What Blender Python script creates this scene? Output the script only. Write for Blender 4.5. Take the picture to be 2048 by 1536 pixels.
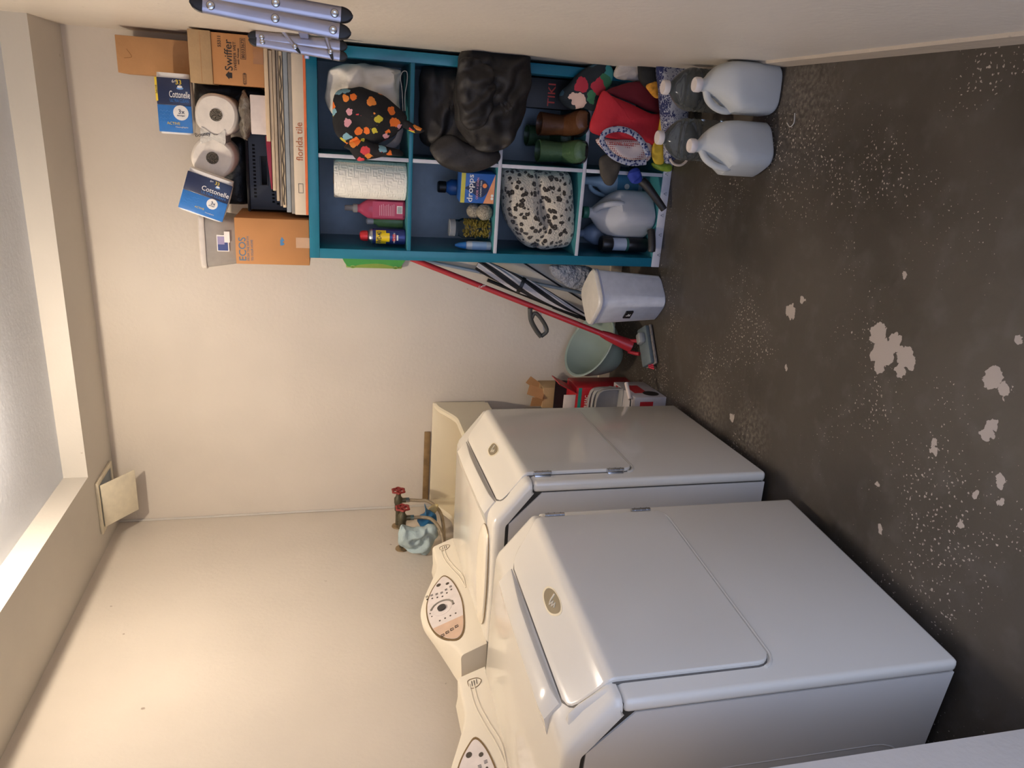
import bpy, bmesh, math, random
from mathutils import Vector, Matrix, noise
R = math.radians
for o in list(bpy.data.objects): bpy.data.objects.remove(o)
scene = bpy.context.scene
C = scene.collection

# ------------------------------------------------------------------ camera
CAM = Vector((1.8924, -3.4133, 1.4024)); YAW, PITCH, ROLL, FPX = .34524, .24080, -.01316, 1486.86
_f = Vector((-math.sin(YAW), math.cos(YAW), 0)); _r = Vector((math.cos(YAW), math.sin(YAW), 0)); _u = Vector((0, 0, 1))
FW = _f * math.cos(PITCH) - _u * math.sin(PITCH); U2 = _u * math.cos(PITCH) + _f * math.sin(PITCH)
RT = _r * math.cos(ROLL) + U2 * math.sin(ROLL); UP = U2 * math.cos(ROLL) - _r * math.sin(ROLL)
cd = bpy.data.cameras.new('camera'); cam = bpy.data.objects.new('camera', cd); C.objects.link(cam)
# the photograph was taken with the phone turned on its side: frame right is world down
mx = Matrix((-UP, RT, -FW)).transposed().to_4x4(); mx.translation = CAM
cam.matrix_world = mx
cd.sensor_fit = 'HORIZONTAL'; cd.sensor_width = 36; cd.lens = FPX / 2048 * 36; cd.clip_start = .05
scene.camera = cam

# ------------------------------------------------------------------ world, lights, exposure
SKY = (.58, .69, 1.02); SKY_STR = 1.95
LAMP = (.885, -1.17, 2.420); LAMP_COL = (1.0, .85, .69); LAMP_STR = 570
w = bpy.data.worlds.new('sky'); scene.world = w; w.use_nodes = True
bg = w.node_tree.nodes['Background']; bg.inputs[0].default_value = (*SKY, 1); bg.inputs[1].default_value = SKY_STR
pl = bpy.data.lights.new('doorway_portal', 'AREA'); pl.shape = 'RECTANGLE'; pl.size = 1.28; pl.size_y = 2.03; pl.cycles.is_portal = True
po = bpy.data.objects.new('doorway_portal', pl); C.objects.link(po); po.location = (1.45, -2.66, 1.015); po.rotation_euler = (R(90), 0, 0)
vs = scene.view_settings; vs.view_transform = 'Standard'; vs.look = 'None'; vs.gamma = 1; vs.use_curve_mapping = False; vs.exposure = 0.32
scene.display_settings.display_device = 'sRGB'

# ------------------------------------------------------------------ helpers
def pix(px, py, ax, val):
    """world point on the plane ax=val seen at photo position px,py"""
    d = FW + RT * ((1536 - py - 768) / FPX) - UP * ((px - 1024) / FPX)
    i = 'xyz'.index(ax); t = (val - CAM[i]) / d[i]
    return CAM + d * t
def lin(c):
    if isinstance(c, str):
        c = c.lstrip('#'); c = [int(c[i:i + 2], 16) / 255 for i in (0, 2, 4)]
        c = [x / 12.92 if x <= .04045 else ((x + .055) / 1.055) ** 2.4 for x in c]
    return (c[0], c[1], c[2], 1)
MATS = {}
def nodes(m):
    nt = m.node_tree; return nt, nt.nodes, nt.links, nt.nodes['Principled BSDF']
def mat(name, col='#808080', rough=.5, metal=0, spec=.5, bump=None, var=None, trans=0, ior=1.45, alpha=1, sheen=0, coat=0, emit=None):
    if name in MATS: return MATS[name]
    m = bpy.data.materials.new(name); m.use_nodes = True; MATS[name] = m
    nt, N, L, b = nodes(m); c = lin(col)
    b.inputs['Base Color'].default_value = c; b.inputs['Roughness'].default_value = rough
    b.inputs['Metallic'].default_value = metal; b.inputs['Specular IOR Level'].default_value = spec
    b.inputs['Transmission Weight'].default_value = trans; b.inputs['IOR'].default_value = ior
    b.inputs['Alpha'].default_value = alpha; b.inputs['Coat Weight'].default_value = coat
    if sheen: b.inputs['Sheen Weight'].default_value = sheen
    if emit: b.inputs['Emission Color'].default_value = lin(emit[0]); b.inputs['Emission Strength'].default_value = emit[1]
    tc = N.new('ShaderNodeTexCoord')
    v = var or (30, .06)
    n = N.new('ShaderNodeTexNoise'); n.inputs['Scale'].default_value = v[0]; n.inputs['Detail'].default_value = 4
    L.new(tc.outputs['Object'], n.inputs['Vector'])
    r = N.new('ShaderNodeMapRange'); r.inputs[1].default_value = .3; r.inputs[2].default_value = .7
    r.inputs[3].default_value = 1 - v[1]; r.inputs[4].default_value = 1 + v[1]
    L.new(n.outputs[0], r.inputs[0])
    mx = N.new('ShaderNodeVectorMath'); mx.operation = 'SCALE'; mx.inputs[0].default_value = c[:3]
    L.new(r.outputs[0], mx.inputs['Scale']); L.new(mx.outputs[0], b.inputs['Base Color'])
    if bump:
        nb = N.new('ShaderNodeTexNoise'); nb.inputs['Scale'].default_value = bump[0]; nb.inputs['Detail'].default_value = 5
        L.new(tc.outputs['Object'], nb.inputs['Vector'])
        bp = N.new('ShaderNodeBump'); bp.inputs['Strength'].default_value = bump[1]; bp.inputs['Distance'].default_value = bump[2] if len(bump) > 2 else .01
        L.new(nb.outputs[0], bp.inputs['Height']); L.new(bp.outputs[0], b.inputs['Normal'])
    return m

class MB:
    """collects primitives into one mesh"""
    def __init__(s): s.bm = bmesh.new(); s.mi = 0
    def _faces(s, fs):
        for f in fs: f.material_index = s.mi
    def box(s, c, size, bev=0, rot=None, seg=2):
        g = bmesh.ops.create_cube(s.bm, size=1); vs_ = g['verts']
        M = Matrix.Diagonal((*size, 1))
        if rot is not None: M = rot.to_4x4() @ M
        M = Matrix.Translation(c) @ M
        bmesh.ops.transform(s.bm, matrix=M, verts=vs_)
        fs = set(f for v in vs_ for f in v.link_faces); s._faces(fs)
        if bev:
            es = list({e for v in vs_ for e in v.link_edges})
            r = bmesh.ops.bevel(s.bm, geom=es, offset=bev, segments=seg, profile=.5, affect='EDGES'); s._faces(r['faces'])
        return s
    def bb(s, x0, x1, y0, y1, z0, z1, bev=0, seg=2):
        return s.box(((x0 + x1) / 2, (y0 + y1) / 2, (z0 + z1) / 2), (abs(x1 - x0), abs(y1 - y0), abs(z1 - z0)), bev, None, seg)
    def grid(s, rows, closed_u=False, closed_v=False, cap0=False, cap1=False):
        V = [[s.bm.verts.new(p) for p in r] for r in rows]; nu, nv = len(rows), len(rows[0])
        for i in range(nu if closed_u else nu - 1):
            for j in range(nv if closed_v else nv - 1):
                try:
                    f = s.bm.faces.new((V[i][j], V[i][(j + 1) % nv], V[(i + 1) % nu][(j + 1) % nv], V[(i + 1) % nu][j])); f.material_index = s.mi
                except ValueError: pass
        for flag, k in ((cap0, 0), (cap1, -1)):
            if flag:
                f = s.bm.faces.new(V[k] if k else V[k][::-1]); f.material_index = s.mi
        return V
    def prism(s, pts, d0, d1, ax='y', bev=0):
        """closed 2D outline extruded along an axis between d0 and d1"""
        def P(p, d):
            if ax == 'y': return (p[0], d, p[1])
            if ax == 'x': return (d, p[0], p[1])
            return (p[0], p[1], d)
        a = [s.bm.verts.new(P(p, d0)) for p in pts]; b = [s.bm.verts.new(P(p, d1)) for p in pts]
        fs = [s.bm.faces.new(a), s.bm.faces.new(b[::-1])]
        n = len(pts)
        for i in range(n): fs.append(s.bm.faces.new((a[i], b[i], b[(i + 1) % n], a[(i + 1) % n])))
        s._faces(fs)
        if bev:
            es = list({e for f in fs[:2] for e in f.edges})
            r = bmesh.ops.bevel(s.bm, geom=es, offset=bev, segments=2, profile=.5, affect='EDGES'); s._faces(r['faces'])
        return s
    def tube(s, path, r, seg=10, cap=True, flat=None, up=None):
        """tube along a polyline; flat=(w,h) gives an oval section"""
        path = [Vector(p) for p in path]; rows = []; n = len(path); pn = None
        for i, p in enumerate(path):
            t = (path[min(i + 1, n - 1)] - path[max(i - 1, 0)]).normalized()
            if pn is None:
                a = Vector(up) if up is not None else (Vector((0, 0, 1)) if abs(t.z) < .9 else Vector((1, 0, 0)))
                nn = (a - t * a.dot(t)).normalized()
            else: nn = (pn - t * pn.dot(t)).normalized()
            pn = nn; bn = t.cross(nn); rr = r[i] if isinstance(r, (list, tuple)) else r
            w_, h_ = (flat[0], flat[1]) if flat else (rr, rr)
            rows.append([p + nn * (math.cos(k / seg * math.tau) * w_) + bn * (math.sin(k / seg * math.tau) * h_) for k in range(seg)])
        s.grid(rows, closed_v=True, cap0=cap, cap1=cap); return s
    def lathe(s, prof, c=(0, 0, 0), seg=28, axis='z', cap=True):
        rows = []
        for r_, h in prof:
            row = []
            for k in range(seg):
                a = k / seg * math.tau; x, y = math.cos(a) * r_, math.sin(a) * r_
                p = (x, y, h) if axis == 'z' else ((h, x, y) if axis == 'x' else (y, h, x))
                row.append(Vector(c) + Vector(p))
            rows.append(row)
        s.grid(rows, closed_v=True, cap0=cap, cap1=cap); return s
    def loft(s, secs, seg=32, cap=True):
        """superellipse sections (z, cx, cy, rx, ry, n)"""
        rows = []
        for z, cx, cy, rx, ry, n in secs:
            row = []
            for k in range(seg):
                a = k / seg * math.tau; ca, sa = math.cos(a), math.sin(a)
                row.append((cx + rx * math.copysign(abs(ca) ** (2 / n), ca), cy + ry * math.copysign(abs(sa) ** (2 / n), sa), z))
            rows.append(row)
        s.grid(rows, closed_v=True, cap0=cap, cap1=cap); return s
    def ball(s, c, r, sub=2, sc=(1, 1, 1)):
        g = bmesh.ops.create_icosphere(s.bm, subdivisions=sub, radius=r)
        bmesh.ops.transform(s.bm, matrix=Matrix.Translation(c) @ Matrix.Diagonal((*sc, 1)), verts=g['verts'])
        s._faces({f for v in g['verts'] for f in v.link_faces}); return s
    def puff(s, outline, yc, th, seed=0, amp=.012, freq=14, n=56, rings=12, p=2.4, back=.8, fold=(0, 0, 0), famp=0):
        """soft cushion-like solid: outline in (x,z), swelling towards -y"""
        out = smooth(outline, n); cx = sum(q[0] for q in out) / n; cz = sum(q[1] for q in out) / n
        rows = []; off = Vector((seed * 7.3, seed * 3.1, seed * 1.7)); fd = Vector(fold)
        lv = [(math.sin(k / rings * math.pi / 2), -1) for k in range(rings + 1)] + [(math.sin(k / 5 * math.pi / 2), 1) for k in range(4, -1, -1)]
        for sc, sg in lv:
            hgt = max(0, 1 - sc ** p) ** (1 / p) * th * (1 if sg < 0 else back); row = []
            for q in out:
                v = Vector((cx + (q[0] - cx) * sc, yc + sg * hgt, cz + (q[1] - cz) * sc))
                nv = noise.noise_vector(v * freq + off); rd = 1 - abs(noise.noise(Vector((v.x * freq * .9 + v.z * freq * .5, v.z * freq * .35, v.y * 3)) + off)) * 2
                dv = nv * amp
                if famp: dv.y -= famp * (rd if not fd.length else math.sin(v.dot(fd) + 4 * nv.x))
                row.append(v + dv * (1 if sg < 0 else .3))
            rows.append(row)
        for k in (0, -1):
            m = sum((Vector(x) for x in rows[k]), Vector()) / n; rows[k] = [m + (Vector(x) - m) * .02 for x in rows[k]]
        s.grid(rows, closed_v=True, cap0=True, cap1=True); return s
    def build(s, name, m=None, parent=None, smooth_=None, loc=None, rot=None):
        me = bpy.data.meshes.new(name)
        bmesh.ops.recalc_face_normals(s.bm, faces=s.bm.faces)
        s.bm.to_mesh(me); s.bm.free()
        for x in (m if isinstance(m, (list, tuple)) else [m]):
            if x: me.materials.append(x)
        if smooth_ is None: smooth_ = 38
        if smooth_:
            me.shade_smooth()
            me.set_sharp_from_angle(angle=R(smooth_))
        o = bpy.data.objects.new(name, me); C.objects.link(o)
        if parent: o.parent = parent
        if loc: o.location = loc
        if rot: o.rotation_euler = rot
        return o
def smooth(pts, n):
    """closed Catmull-Rom resampled to n points"""
    P = [Vector((*p, 0)) if len(p) == 2 else Vector(p) for p in pts]; k = len(P); out = []
    for i in range(n):
        t = i / n * k; a = int(t); f = t - a
        p0, p1, p2, p3 = P[(a - 1) % k], P[a % k], P[(a + 1) % k], P[(a + 2) % k]
        out.append(.5 * ((2 * p1) + (p2 - p0) * f + (2 * p0 - 5 * p1 + 4 * p2 - p3) * f * f + (3 * p1 - p0 - 3 * p2 + p3) * f ** 3))
    return out
def curve(pts, n):
    """open Catmull-Rom"""
    P = [Vector(p) for p in pts]; P = [2 * P[0] - P[1]] + P + [2 * P[-1] - P[-2]]; out = []; k = len(P) - 3
    for i in range(n + 1):
        t = min(i / n * k, k - 1e-6); a = int(t); f = t - a
        p0, p1, p2, p3 = P[a:a + 4]
        out.append(.5 * ((2 * p1) + (p2 - p0) * f + (2 * p0 - 5 * p1 + 4 * p2 - p3) * f * f + (3 * p1 - p0 - 3 * p2 + p3) * f ** 3))
    return out
def thing(name, label, cat, loc=(0, 0, 0), rotz=0, group=None, rot=None):
    o = bpy.data.objects.new(name, None); C.objects.link(o); o.empty_display_size = .05
    o.location = loc; o.rotation_euler = rot if rot else (0, 0, rotz); o['label'] = label; o['category'] = cat
    if group: o['group'] = group
    return o
def tag(o, label, cat, group=None):
    o['label'] = label; o['category'] = cat
    if group: o['group'] = group
    return o
def struct(o): o['kind'] = 'structure'; return o
def rebase(o, p):
    """move the origin of a one-mesh thing to p (world)"""
    o.data.transform(Matrix.Translation(-Vector(p))); o.location = p; return o
TXT = {}
def text(parent, s, c, h, m, rot=(R(90), 0, 0), name='lettering', w=None, ex=.0004, bold=0):
    """flat lettering centred on c (parent space), cap height h"""
    key = (s, bold)
    if key not in TXT:
        cu = bpy.data.curves.new('t', 'FONT'); cu.body = s; cu.align_x = 'CENTER'; cu.align_y = 'CENTER'; cu.extrude = .02; cu.offset = bold; cu.resolution_u = 3
        o = bpy.data.objects.new('t', cu); C.objects.link(o)
        dg = bpy.context.evaluated_depsgraph_get(); me = bpy.data.meshes.new_from_object(o.evaluated_get(dg))
        bpy.data.objects.remove(o); bpy.data.curves.remove(cu)
        xs = [v.co.x for v in me.vertices]; ys = [v.co.y for v in me.vertices]
        me.transform(Matrix.Translation((-(min(xs) + max(xs)) / 2, -(min(ys) + max(ys)) / 2, 0)))
        TXT[key] = (me, max(xs) - min(xs), max(ys) - min(ys))
    me, tw, th = TXT[key]; me = me.copy()
    sy = h / th; sx = (w / tw) if w else sy
    me.transform(Matrix.Diagonal((sx, sy, ex / .02, 1)))
    me.materials.clear(); me.materials.append(m)
    o = bpy.data.objects.new(name, me); C.objects.link(o); o.parent = parent; o.location = c; o.rotation_euler = rot
    return o
def plate(parent, name, x0, x1, z0, z1, y, m, t=.0006, bev=0):
    """thin printed patch or sticker on a -y face"""
    return MB().bb(x0, x1, y - t, y, z0, z1, bev).build(name, m, parent)

# ------------------------------------------------------------------ materials of the room
def paint(name, col, rough=.45, bump=.25, blotch=.06):
    m = mat(name, col, rough, spec=.4); nt, N, L, b = nodes(m)
    tc = N.new('ShaderNodeTexCoord')
    n1 = N.new('ShaderNodeTexNoise'); n1.inputs['Scale'].default_value = 2.2; n1.inputs['Detail'].default_value = 6
    n2 = N.new('ShaderNodeTexNoise'); n2.inputs['Scale'].default_value = 55; n2.inputs['Detail'].default_value = 3
    n3 = N.new('ShaderNodeTexVoronoi'); n3.inputs['Scale'].default_value = 6
    n4 = N.new('ShaderNodeTexNoise'); n4.inputs['Scale'].default_value = 40; n4.inputs['Detail'].default_value = 4
    for n in (n1, n2, n3, n4): L.new(tc.outputs['Object'], n.inputs['Vector'])
    r = N.new('ShaderNodeMapRange'); r.inputs[1].default_value = .3; r.inputs[2].default_value = .7; r.inputs[3].default_value = 1 - blotch; r.inputs[4].default_value = 1 + blotch * .6
    L.new(n1.outputs[0], r.inputs[0])
    sc = N.new('ShaderNodeVectorMath'); sc.operation = 'SCALE'; sc.inputs[0].default_value = lin(col)[:3]; L.new(r.outputs[0], sc.inputs['Scale'])
    # sparse scuffs and specks
    add = N.new('ShaderNodeMath'); add.operation = 'ADD'; L.new(n3.outputs['Distance'], add.inputs[0])
    mu = N.new('ShaderNodeMath'); mu.operation = 'MULTIPLY'; mu.inputs[1].default_value = .16; L.new(n4.outputs[0], mu.inputs[0]); L.new(mu.outputs[0], add.inputs[1])
    lt = N.new('ShaderNodeMapRange'); lt.inputs[1].default_value = .085; lt.inputs[2].default_value = .11; lt.inputs[3].default_value = .75; lt.inputs[4].default_value = 0
    L.new(add.outputs[0], lt.inputs[0])
    mix = N.new('ShaderNodeMix'); mix.data_type = 'RGBA'; L.new(lt.outputs[0], mix.inputs['Factor']); L.new(sc.outputs[0], mix.inputs['A']); mix.inputs['B'].default_value = (.30, .23, .17, 1)
    L.new(mix.outputs['Result'], b.inputs['Base Color'])
    bp = N.new('ShaderNodeBump'); bp.inputs['Strength'].default_value = bump; bp.inputs['Distance'].default_value = .004
    L.new(n2.outputs[0], bp.inputs['Height']); L.new(bp.outputs[0], b.inputs['Normal'])
    return m
wall_paint = paint('wall_paint', '#dcd2c4'); ceil_paint = paint('ceiling_paint', '#dde3ee', .5); trim_paint = paint('soffit_paint', '#d2ccc2', .4, .15)
floor_m = mat('floor_concrete', '#4a4038', .5)
def floor_nodes():
    nt, N, L, b = nodes(floor_m); tc = N.new('ShaderNodeTexCoord')
    def tex(kind, scale, detail=4):
        n = N.new(kind); n.inputs['Scale'].default_value = scale
        if 'Detail' in n.inputs: n.inputs['Detail'].default_value = detail
        L.new(tc.outputs['Object'], n.inputs['Vector']); return n
    def mr(src, a, c, lo, hi):
        n = N.new('ShaderNodeMapRange'); n.inputs[1].default_value = a; n.inputs[2].default_value = c; n.inputs[3].default_value = lo; n.inputs[4].default_value = hi
        L.new(src, n.inputs[0]); return n.outputs[0]
    def mth(op, a, c):
        n = N.new('ShaderNodeMath'); n.operation = op
        for i, v in enumerate((a, c)):
            if isinstance(v, (int, float)): n.inputs[i].default_value = v
            else: L.new(v, n.inputs[i])
        return n.outputs[0]
    def mix(f, a, c):
        n = N.new('ShaderNodeMix'); n.data_type = 'RGBA'; L.new(f, n.inputs['Factor'])
        for k, v in (('A', a), ('B', c)):
            if isinstance(v, tuple): n.inputs[k].default_value = v
            else: L.new(v, n.inputs[k])
        return n.outputs['Result']
    big = tex('ShaderNodeTexNoise', 2.5, 6); fine = tex('ShaderNodeTexNoise', 70, 5); mid = tex('ShaderNodeTexNoise', 14, 6); dist = tex('ShaderNodeTexNoise', 46, 8)
    col = mix(mr(big.outputs[0], .35, .65, 0, 1), (.042, .034, .025, 1), (.066, .054, .041, 1))
    col = mix(mr(mid.outputs[0], .52, .75, 0, .35), col, (.11, .10, .09, 1))
    # small paint specks, denser in the worn areas
    v1 = tex('ShaderNodeTexVoronoi', 72); v2 = tex('ShaderNodeTexVoronoi', 24); v1.voronoi_dimensions = v2.voronoi_dimensions = '2D'
    worn = tex('ShaderNodeTexNoise', 3.0, 3); wf = mr(worn.outputs[0], .36, .62, .15, 1)
    def rnd(v):
        c = N.new('ShaderNodeSeparateColor'); L.new(v.outputs['Color'], c.inputs[0]); return c.outputs[0]
    r1 = mth('MULTIPLY', mr(rnd(v1), .42, 1, 0, .52), wf); r2 = mth('MULTIPLY', mr(rnd(v2), .93, 1, .04, .34), wf)
    s1 = mth('LESS_THAN', v1.outputs['Distance'], r1)
    s2 = mth('MULTIPLY', mth('LESS_THAN', mth('ADD', v2.outputs['Distance'], mth('MULTIPLY', mth('SUBTRACT', dist.outputs[0], .5), .5)), r2), mth('GREATER_THAN', r2, .03))
    sp = mth('MAXIMUM', s1, s2)
    # larger flaked-off patches at their places
    P = [(1.405, -1.415, .030), (1.45, -1.46, .016), (1.228, -1.446, .013), (1.44, -1.80, .036), (1.395, -1.835, .046), (1.435, -1.87, .030), (1.362, -1.838, .026), (1.41, -1.915, .036), (1.375, -1.905, .02),
         (1.447, -2.168, .030), (1.43, -2.205, .022), (.957, -1.198, .020), (1.347, -2.205, .018), (1.325, -2.196, .021), (1.246, -2.065, .014), (1.228, -2.075, .013), (1.238, -2.262, .018), (1.181, -2.211, .014), (.957, -1.979, .014),
         (1.196, -2.274, .012), (1.062, -1.929, .010), (1.54, -2.206, .014), (1.605, -1.846, .012), (1.10, -2.2, .012)]
    dv = N.new('ShaderNodeVectorMath'); dv.operation = 'SCALE'; dv.inputs['Scale'].default_value = .044
    sb_ = N.new('ShaderNodeVectorMath'); sb_.operation = 'SUBTRACT'; L.new(dist.outputs['Color'], sb_.inputs[0]); sb_.inputs[1].default_value = (.5, .5, .5); L.new(sb_.outputs[0], dv.inputs[0])
    ad = N.new('ShaderNodeVectorMath'); ad.operation = 'ADD'; L.new(tc.outputs['Object'], ad.inputs[0]); L.new(dv.outputs[0], ad.inputs[1])
    cur = None
    for x, y, r_ in P:
        d = N.new('ShaderNodeVectorMath'); d.operation = 'DISTANCE'; L.new(ad.outputs[0], d.inputs[0]); d.inputs[1].default_value = (x, y, 0)
        k = mth('LESS_THAN', d.outputs['Value'], r_ * .84); cur = k if cur is None else mth('MAXIMUM', cur, k)
    sp = mth('MAXIMUM', sp, cur)
    # chalky dust where the floor meets the wall corner and the washing machine
    for x, y, rx in ((2.02, -1.27, .20), (.93, -1.02, .17), (.95, -1.32, .14)):
        d = N.new('ShaderNodeVectorMath'); d.operation = 'DISTANCE'; L.new(tc.outputs['Object'], d.inputs[0]); d.inputs[1].default_value = (x, y, 0)
        col = mix(mth('MULTIPLY', mr(d.outputs['Value'], rx * .2, rx, .8, 0), mr(fine.outputs[0], .40, .75, 0, .7)), col, (.30, .25, .20, 1))
    col = mix(mth('MULTIPLY', sp, .85), col, (.46, .39, .33, 1))
    L.new(col, b.inputs['Base Color'])
    L.new(mr(big.outputs[0], .3, .7, .38, .6), b.inputs['Roughness'])
    bp = N.new('ShaderNodeBump'); bp.inputs['Strength'].default_value = .35; bp.inputs['Distance'].default_value = .006
    L.new(mth('ADD', mid.outputs[0], mth('MULTIPLY', sp, .25)), bp.inputs['Height']); L.new(bp.outputs[0], b.inputs['Normal'])
floor_nodes()

# ------------------------------------------------------------------ the room
W, ZC, ZS, SB, SL = 2.1336, 2.464, 2.3726, .345, .406
YF = -2.50                                            # inner face of the wall with the doorway
struct(MB().bb(-3, 5, -7, .12, -.12, 0).build('floor', floor_m, smooth_=0))
struct(MB().bb(-.12, W + .12, 0, .12, 0, ZC + .12).build('wall_back', wall_paint, smooth_=0))
struct(MB().bb(-.12, 0, YF - .12, 0, 0, ZC + .12).build('wall_left', wall_paint, smooth_=0))
struct(MB().bb(W, W + .12, YF - .12, 0, 0, ZC + .12).build('wall_right', wall_paint, smooth_=0))
struct(MB().bb(0, W, YF - .12, 0, ZC, ZC + .12).build('ceiling', ceil_paint, smooth_=0))
XJ0, XJ1, ZD = .80, 2.09, 2.05
struct(MB().bb(0, XJ0, YF - .12, YF, 0, ZC).bb(XJ1, W, YF - .12, YF, 0, ZC).bb(XJ0, XJ1, YF - .12, YF, ZD, ZC).build('wall_front', wall_paint, smooth_=0))
struct(MB().bb(0, W, -SB, 0, ZS, ZC).build('trim_1', trim_paint, smooth_=0))
struct(MB().bb(0, SL, YF, -SB, ZS, ZC).build('trim_2', trim_paint, smooth_=0))
base_paint = paint('baseboard_paint', '#c3b4a0', .5, .5, .12)
# unseen roof and side wall, added outside the doorway to block sky light
struct(MB().bb(-.6, 3.2, -5.2, YF - .12, 2.5, 2.62).build('ceiling_sky_blocker', ceil_paint, smooth_=0))
struct(MB().bb(-.72, -.6, -5.2, YF - .12, 0, 2.5).build('wall_sky_blocker', wall_paint, smooth_=0))
b_ = MB(); b_.prism([(W - .012, 0), (W, 0), (W, .075), (W - .008, .07)], -2.5, -.02, 'y')
struct(b_.build('baseboard_right', base_paint, smooth_=0))
b_ = MB(); b_.prism([(-.010, 0), (0, 0), (0, .06), (-.007, .055)], 0.01, 1.34, 'x')
struct(b_.build('baseboard_back', base_paint, smooth_=0))
# bead of filler running up the back left corner
struct(MB().tube([(.004, -.004, .9), (.006, -.004, 1.5), (.004, -.005, 2.0), (.005, -.004, ZS)], .006, 8).build('trim_3', trim_paint))

# ceiling lamp above the frame
lamp = thing('ceiling_lamp', 'round dome lamp in a shallow dish on the ceiling above the washing machines', 'lamp', (LAMP[0], LAMP[1], ZC))
MB().lathe([(.020, -.001), (.11, -.004), (.118, -.022), (.121, -.0225), (.113, -.0015), (.02, 0)], seg=32).build('reflector_dish', mat('porcelain', '#e8e4da', .4), lamp)
MB().lathe([(.022, -.002), (.02, -.008)], seg=20).build('lamp_holder', mat('porcelain', ''), lamp)
bulb_m = mat('bulb_glow', '#fff0d0', .3, emit=('#ffffff', 1))
_nt, _N, _L, _b = nodes(bulb_m); _b.inputs['Emission Color'].default_value = (*LAMP_COL, 1); _b.inputs['Emission Strength'].default_value = LAMP_STR
MB().ball((0, 0, LAMP[2] - ZC), .05, 3, (1, 1, .42)).build('bulb', bulb_m, lamp)

# ------------------------------------------------------------------ ceiling hatch in the corner
hm = mat('hatch_plastic', '#e9dfc6', .4); hd = mat('hatch_duct', '#8d9aa6', .4, .2)
h = thing('access_hatch', 'small cream access hatch hanging open under the corner soffit', 'hatch', (.218, -.16, ZS))
fr = MB()
x0, x1, y0, y1 = -.122, .122, -.118, .112
for a, b2, c, d in ((x0, x1, y0, y0 + .022), (x0, x1, y1 - .022, y1), (x0, x0 + .022, y0 + .022, y1 - .022), (x1 - .022, x1, y0 + .022, y1 - .022)): fr.bb(a, b2, c, d, -.010, 0, .002)
fr.build('frame', hm, h)
MB().bb(x0 + .022, x1 - .022, y0 + .022, y1 - .022, -.004, 0).build('duct_opening', hd, h)
p_ = MB().bb(-.1, .1, 0, .178, -.006, 0, .002).build('panel', hm, h, loc=(0, y0 + .028, -.010)); p_.rotation_euler = (R(-35), 0, 0)
# ------------------------------------------------------------------ washing machine and dryer
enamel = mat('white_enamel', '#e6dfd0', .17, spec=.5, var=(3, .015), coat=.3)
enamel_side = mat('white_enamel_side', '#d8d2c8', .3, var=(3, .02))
bisque = mat('bisque_plastic', '#eee4cf', .3, var=(5, .02))
seam_m = mat('seam_dark', '#3a362f', .7)
chrome = mat('chrome', '#c9c9c9', .2, 1)
panel_m = mat('control_panel_white', '#e6dcd6', .35); panel_b = mat('control_panel_beige', '#d8b9a0', .35); rim_m = mat('panel_rim_bronze', '#8a7350', .35, .4)
ink = mat('panel_ink', '#4a4238', .5); knob_m = mat('knob_dark', '#3c3836', .4); badge_m = mat('badge_pewter', '#8f8166', .4, .2); badge_rim = mat('badge_gilt', '#eee2c4', .3, .2)

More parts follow.
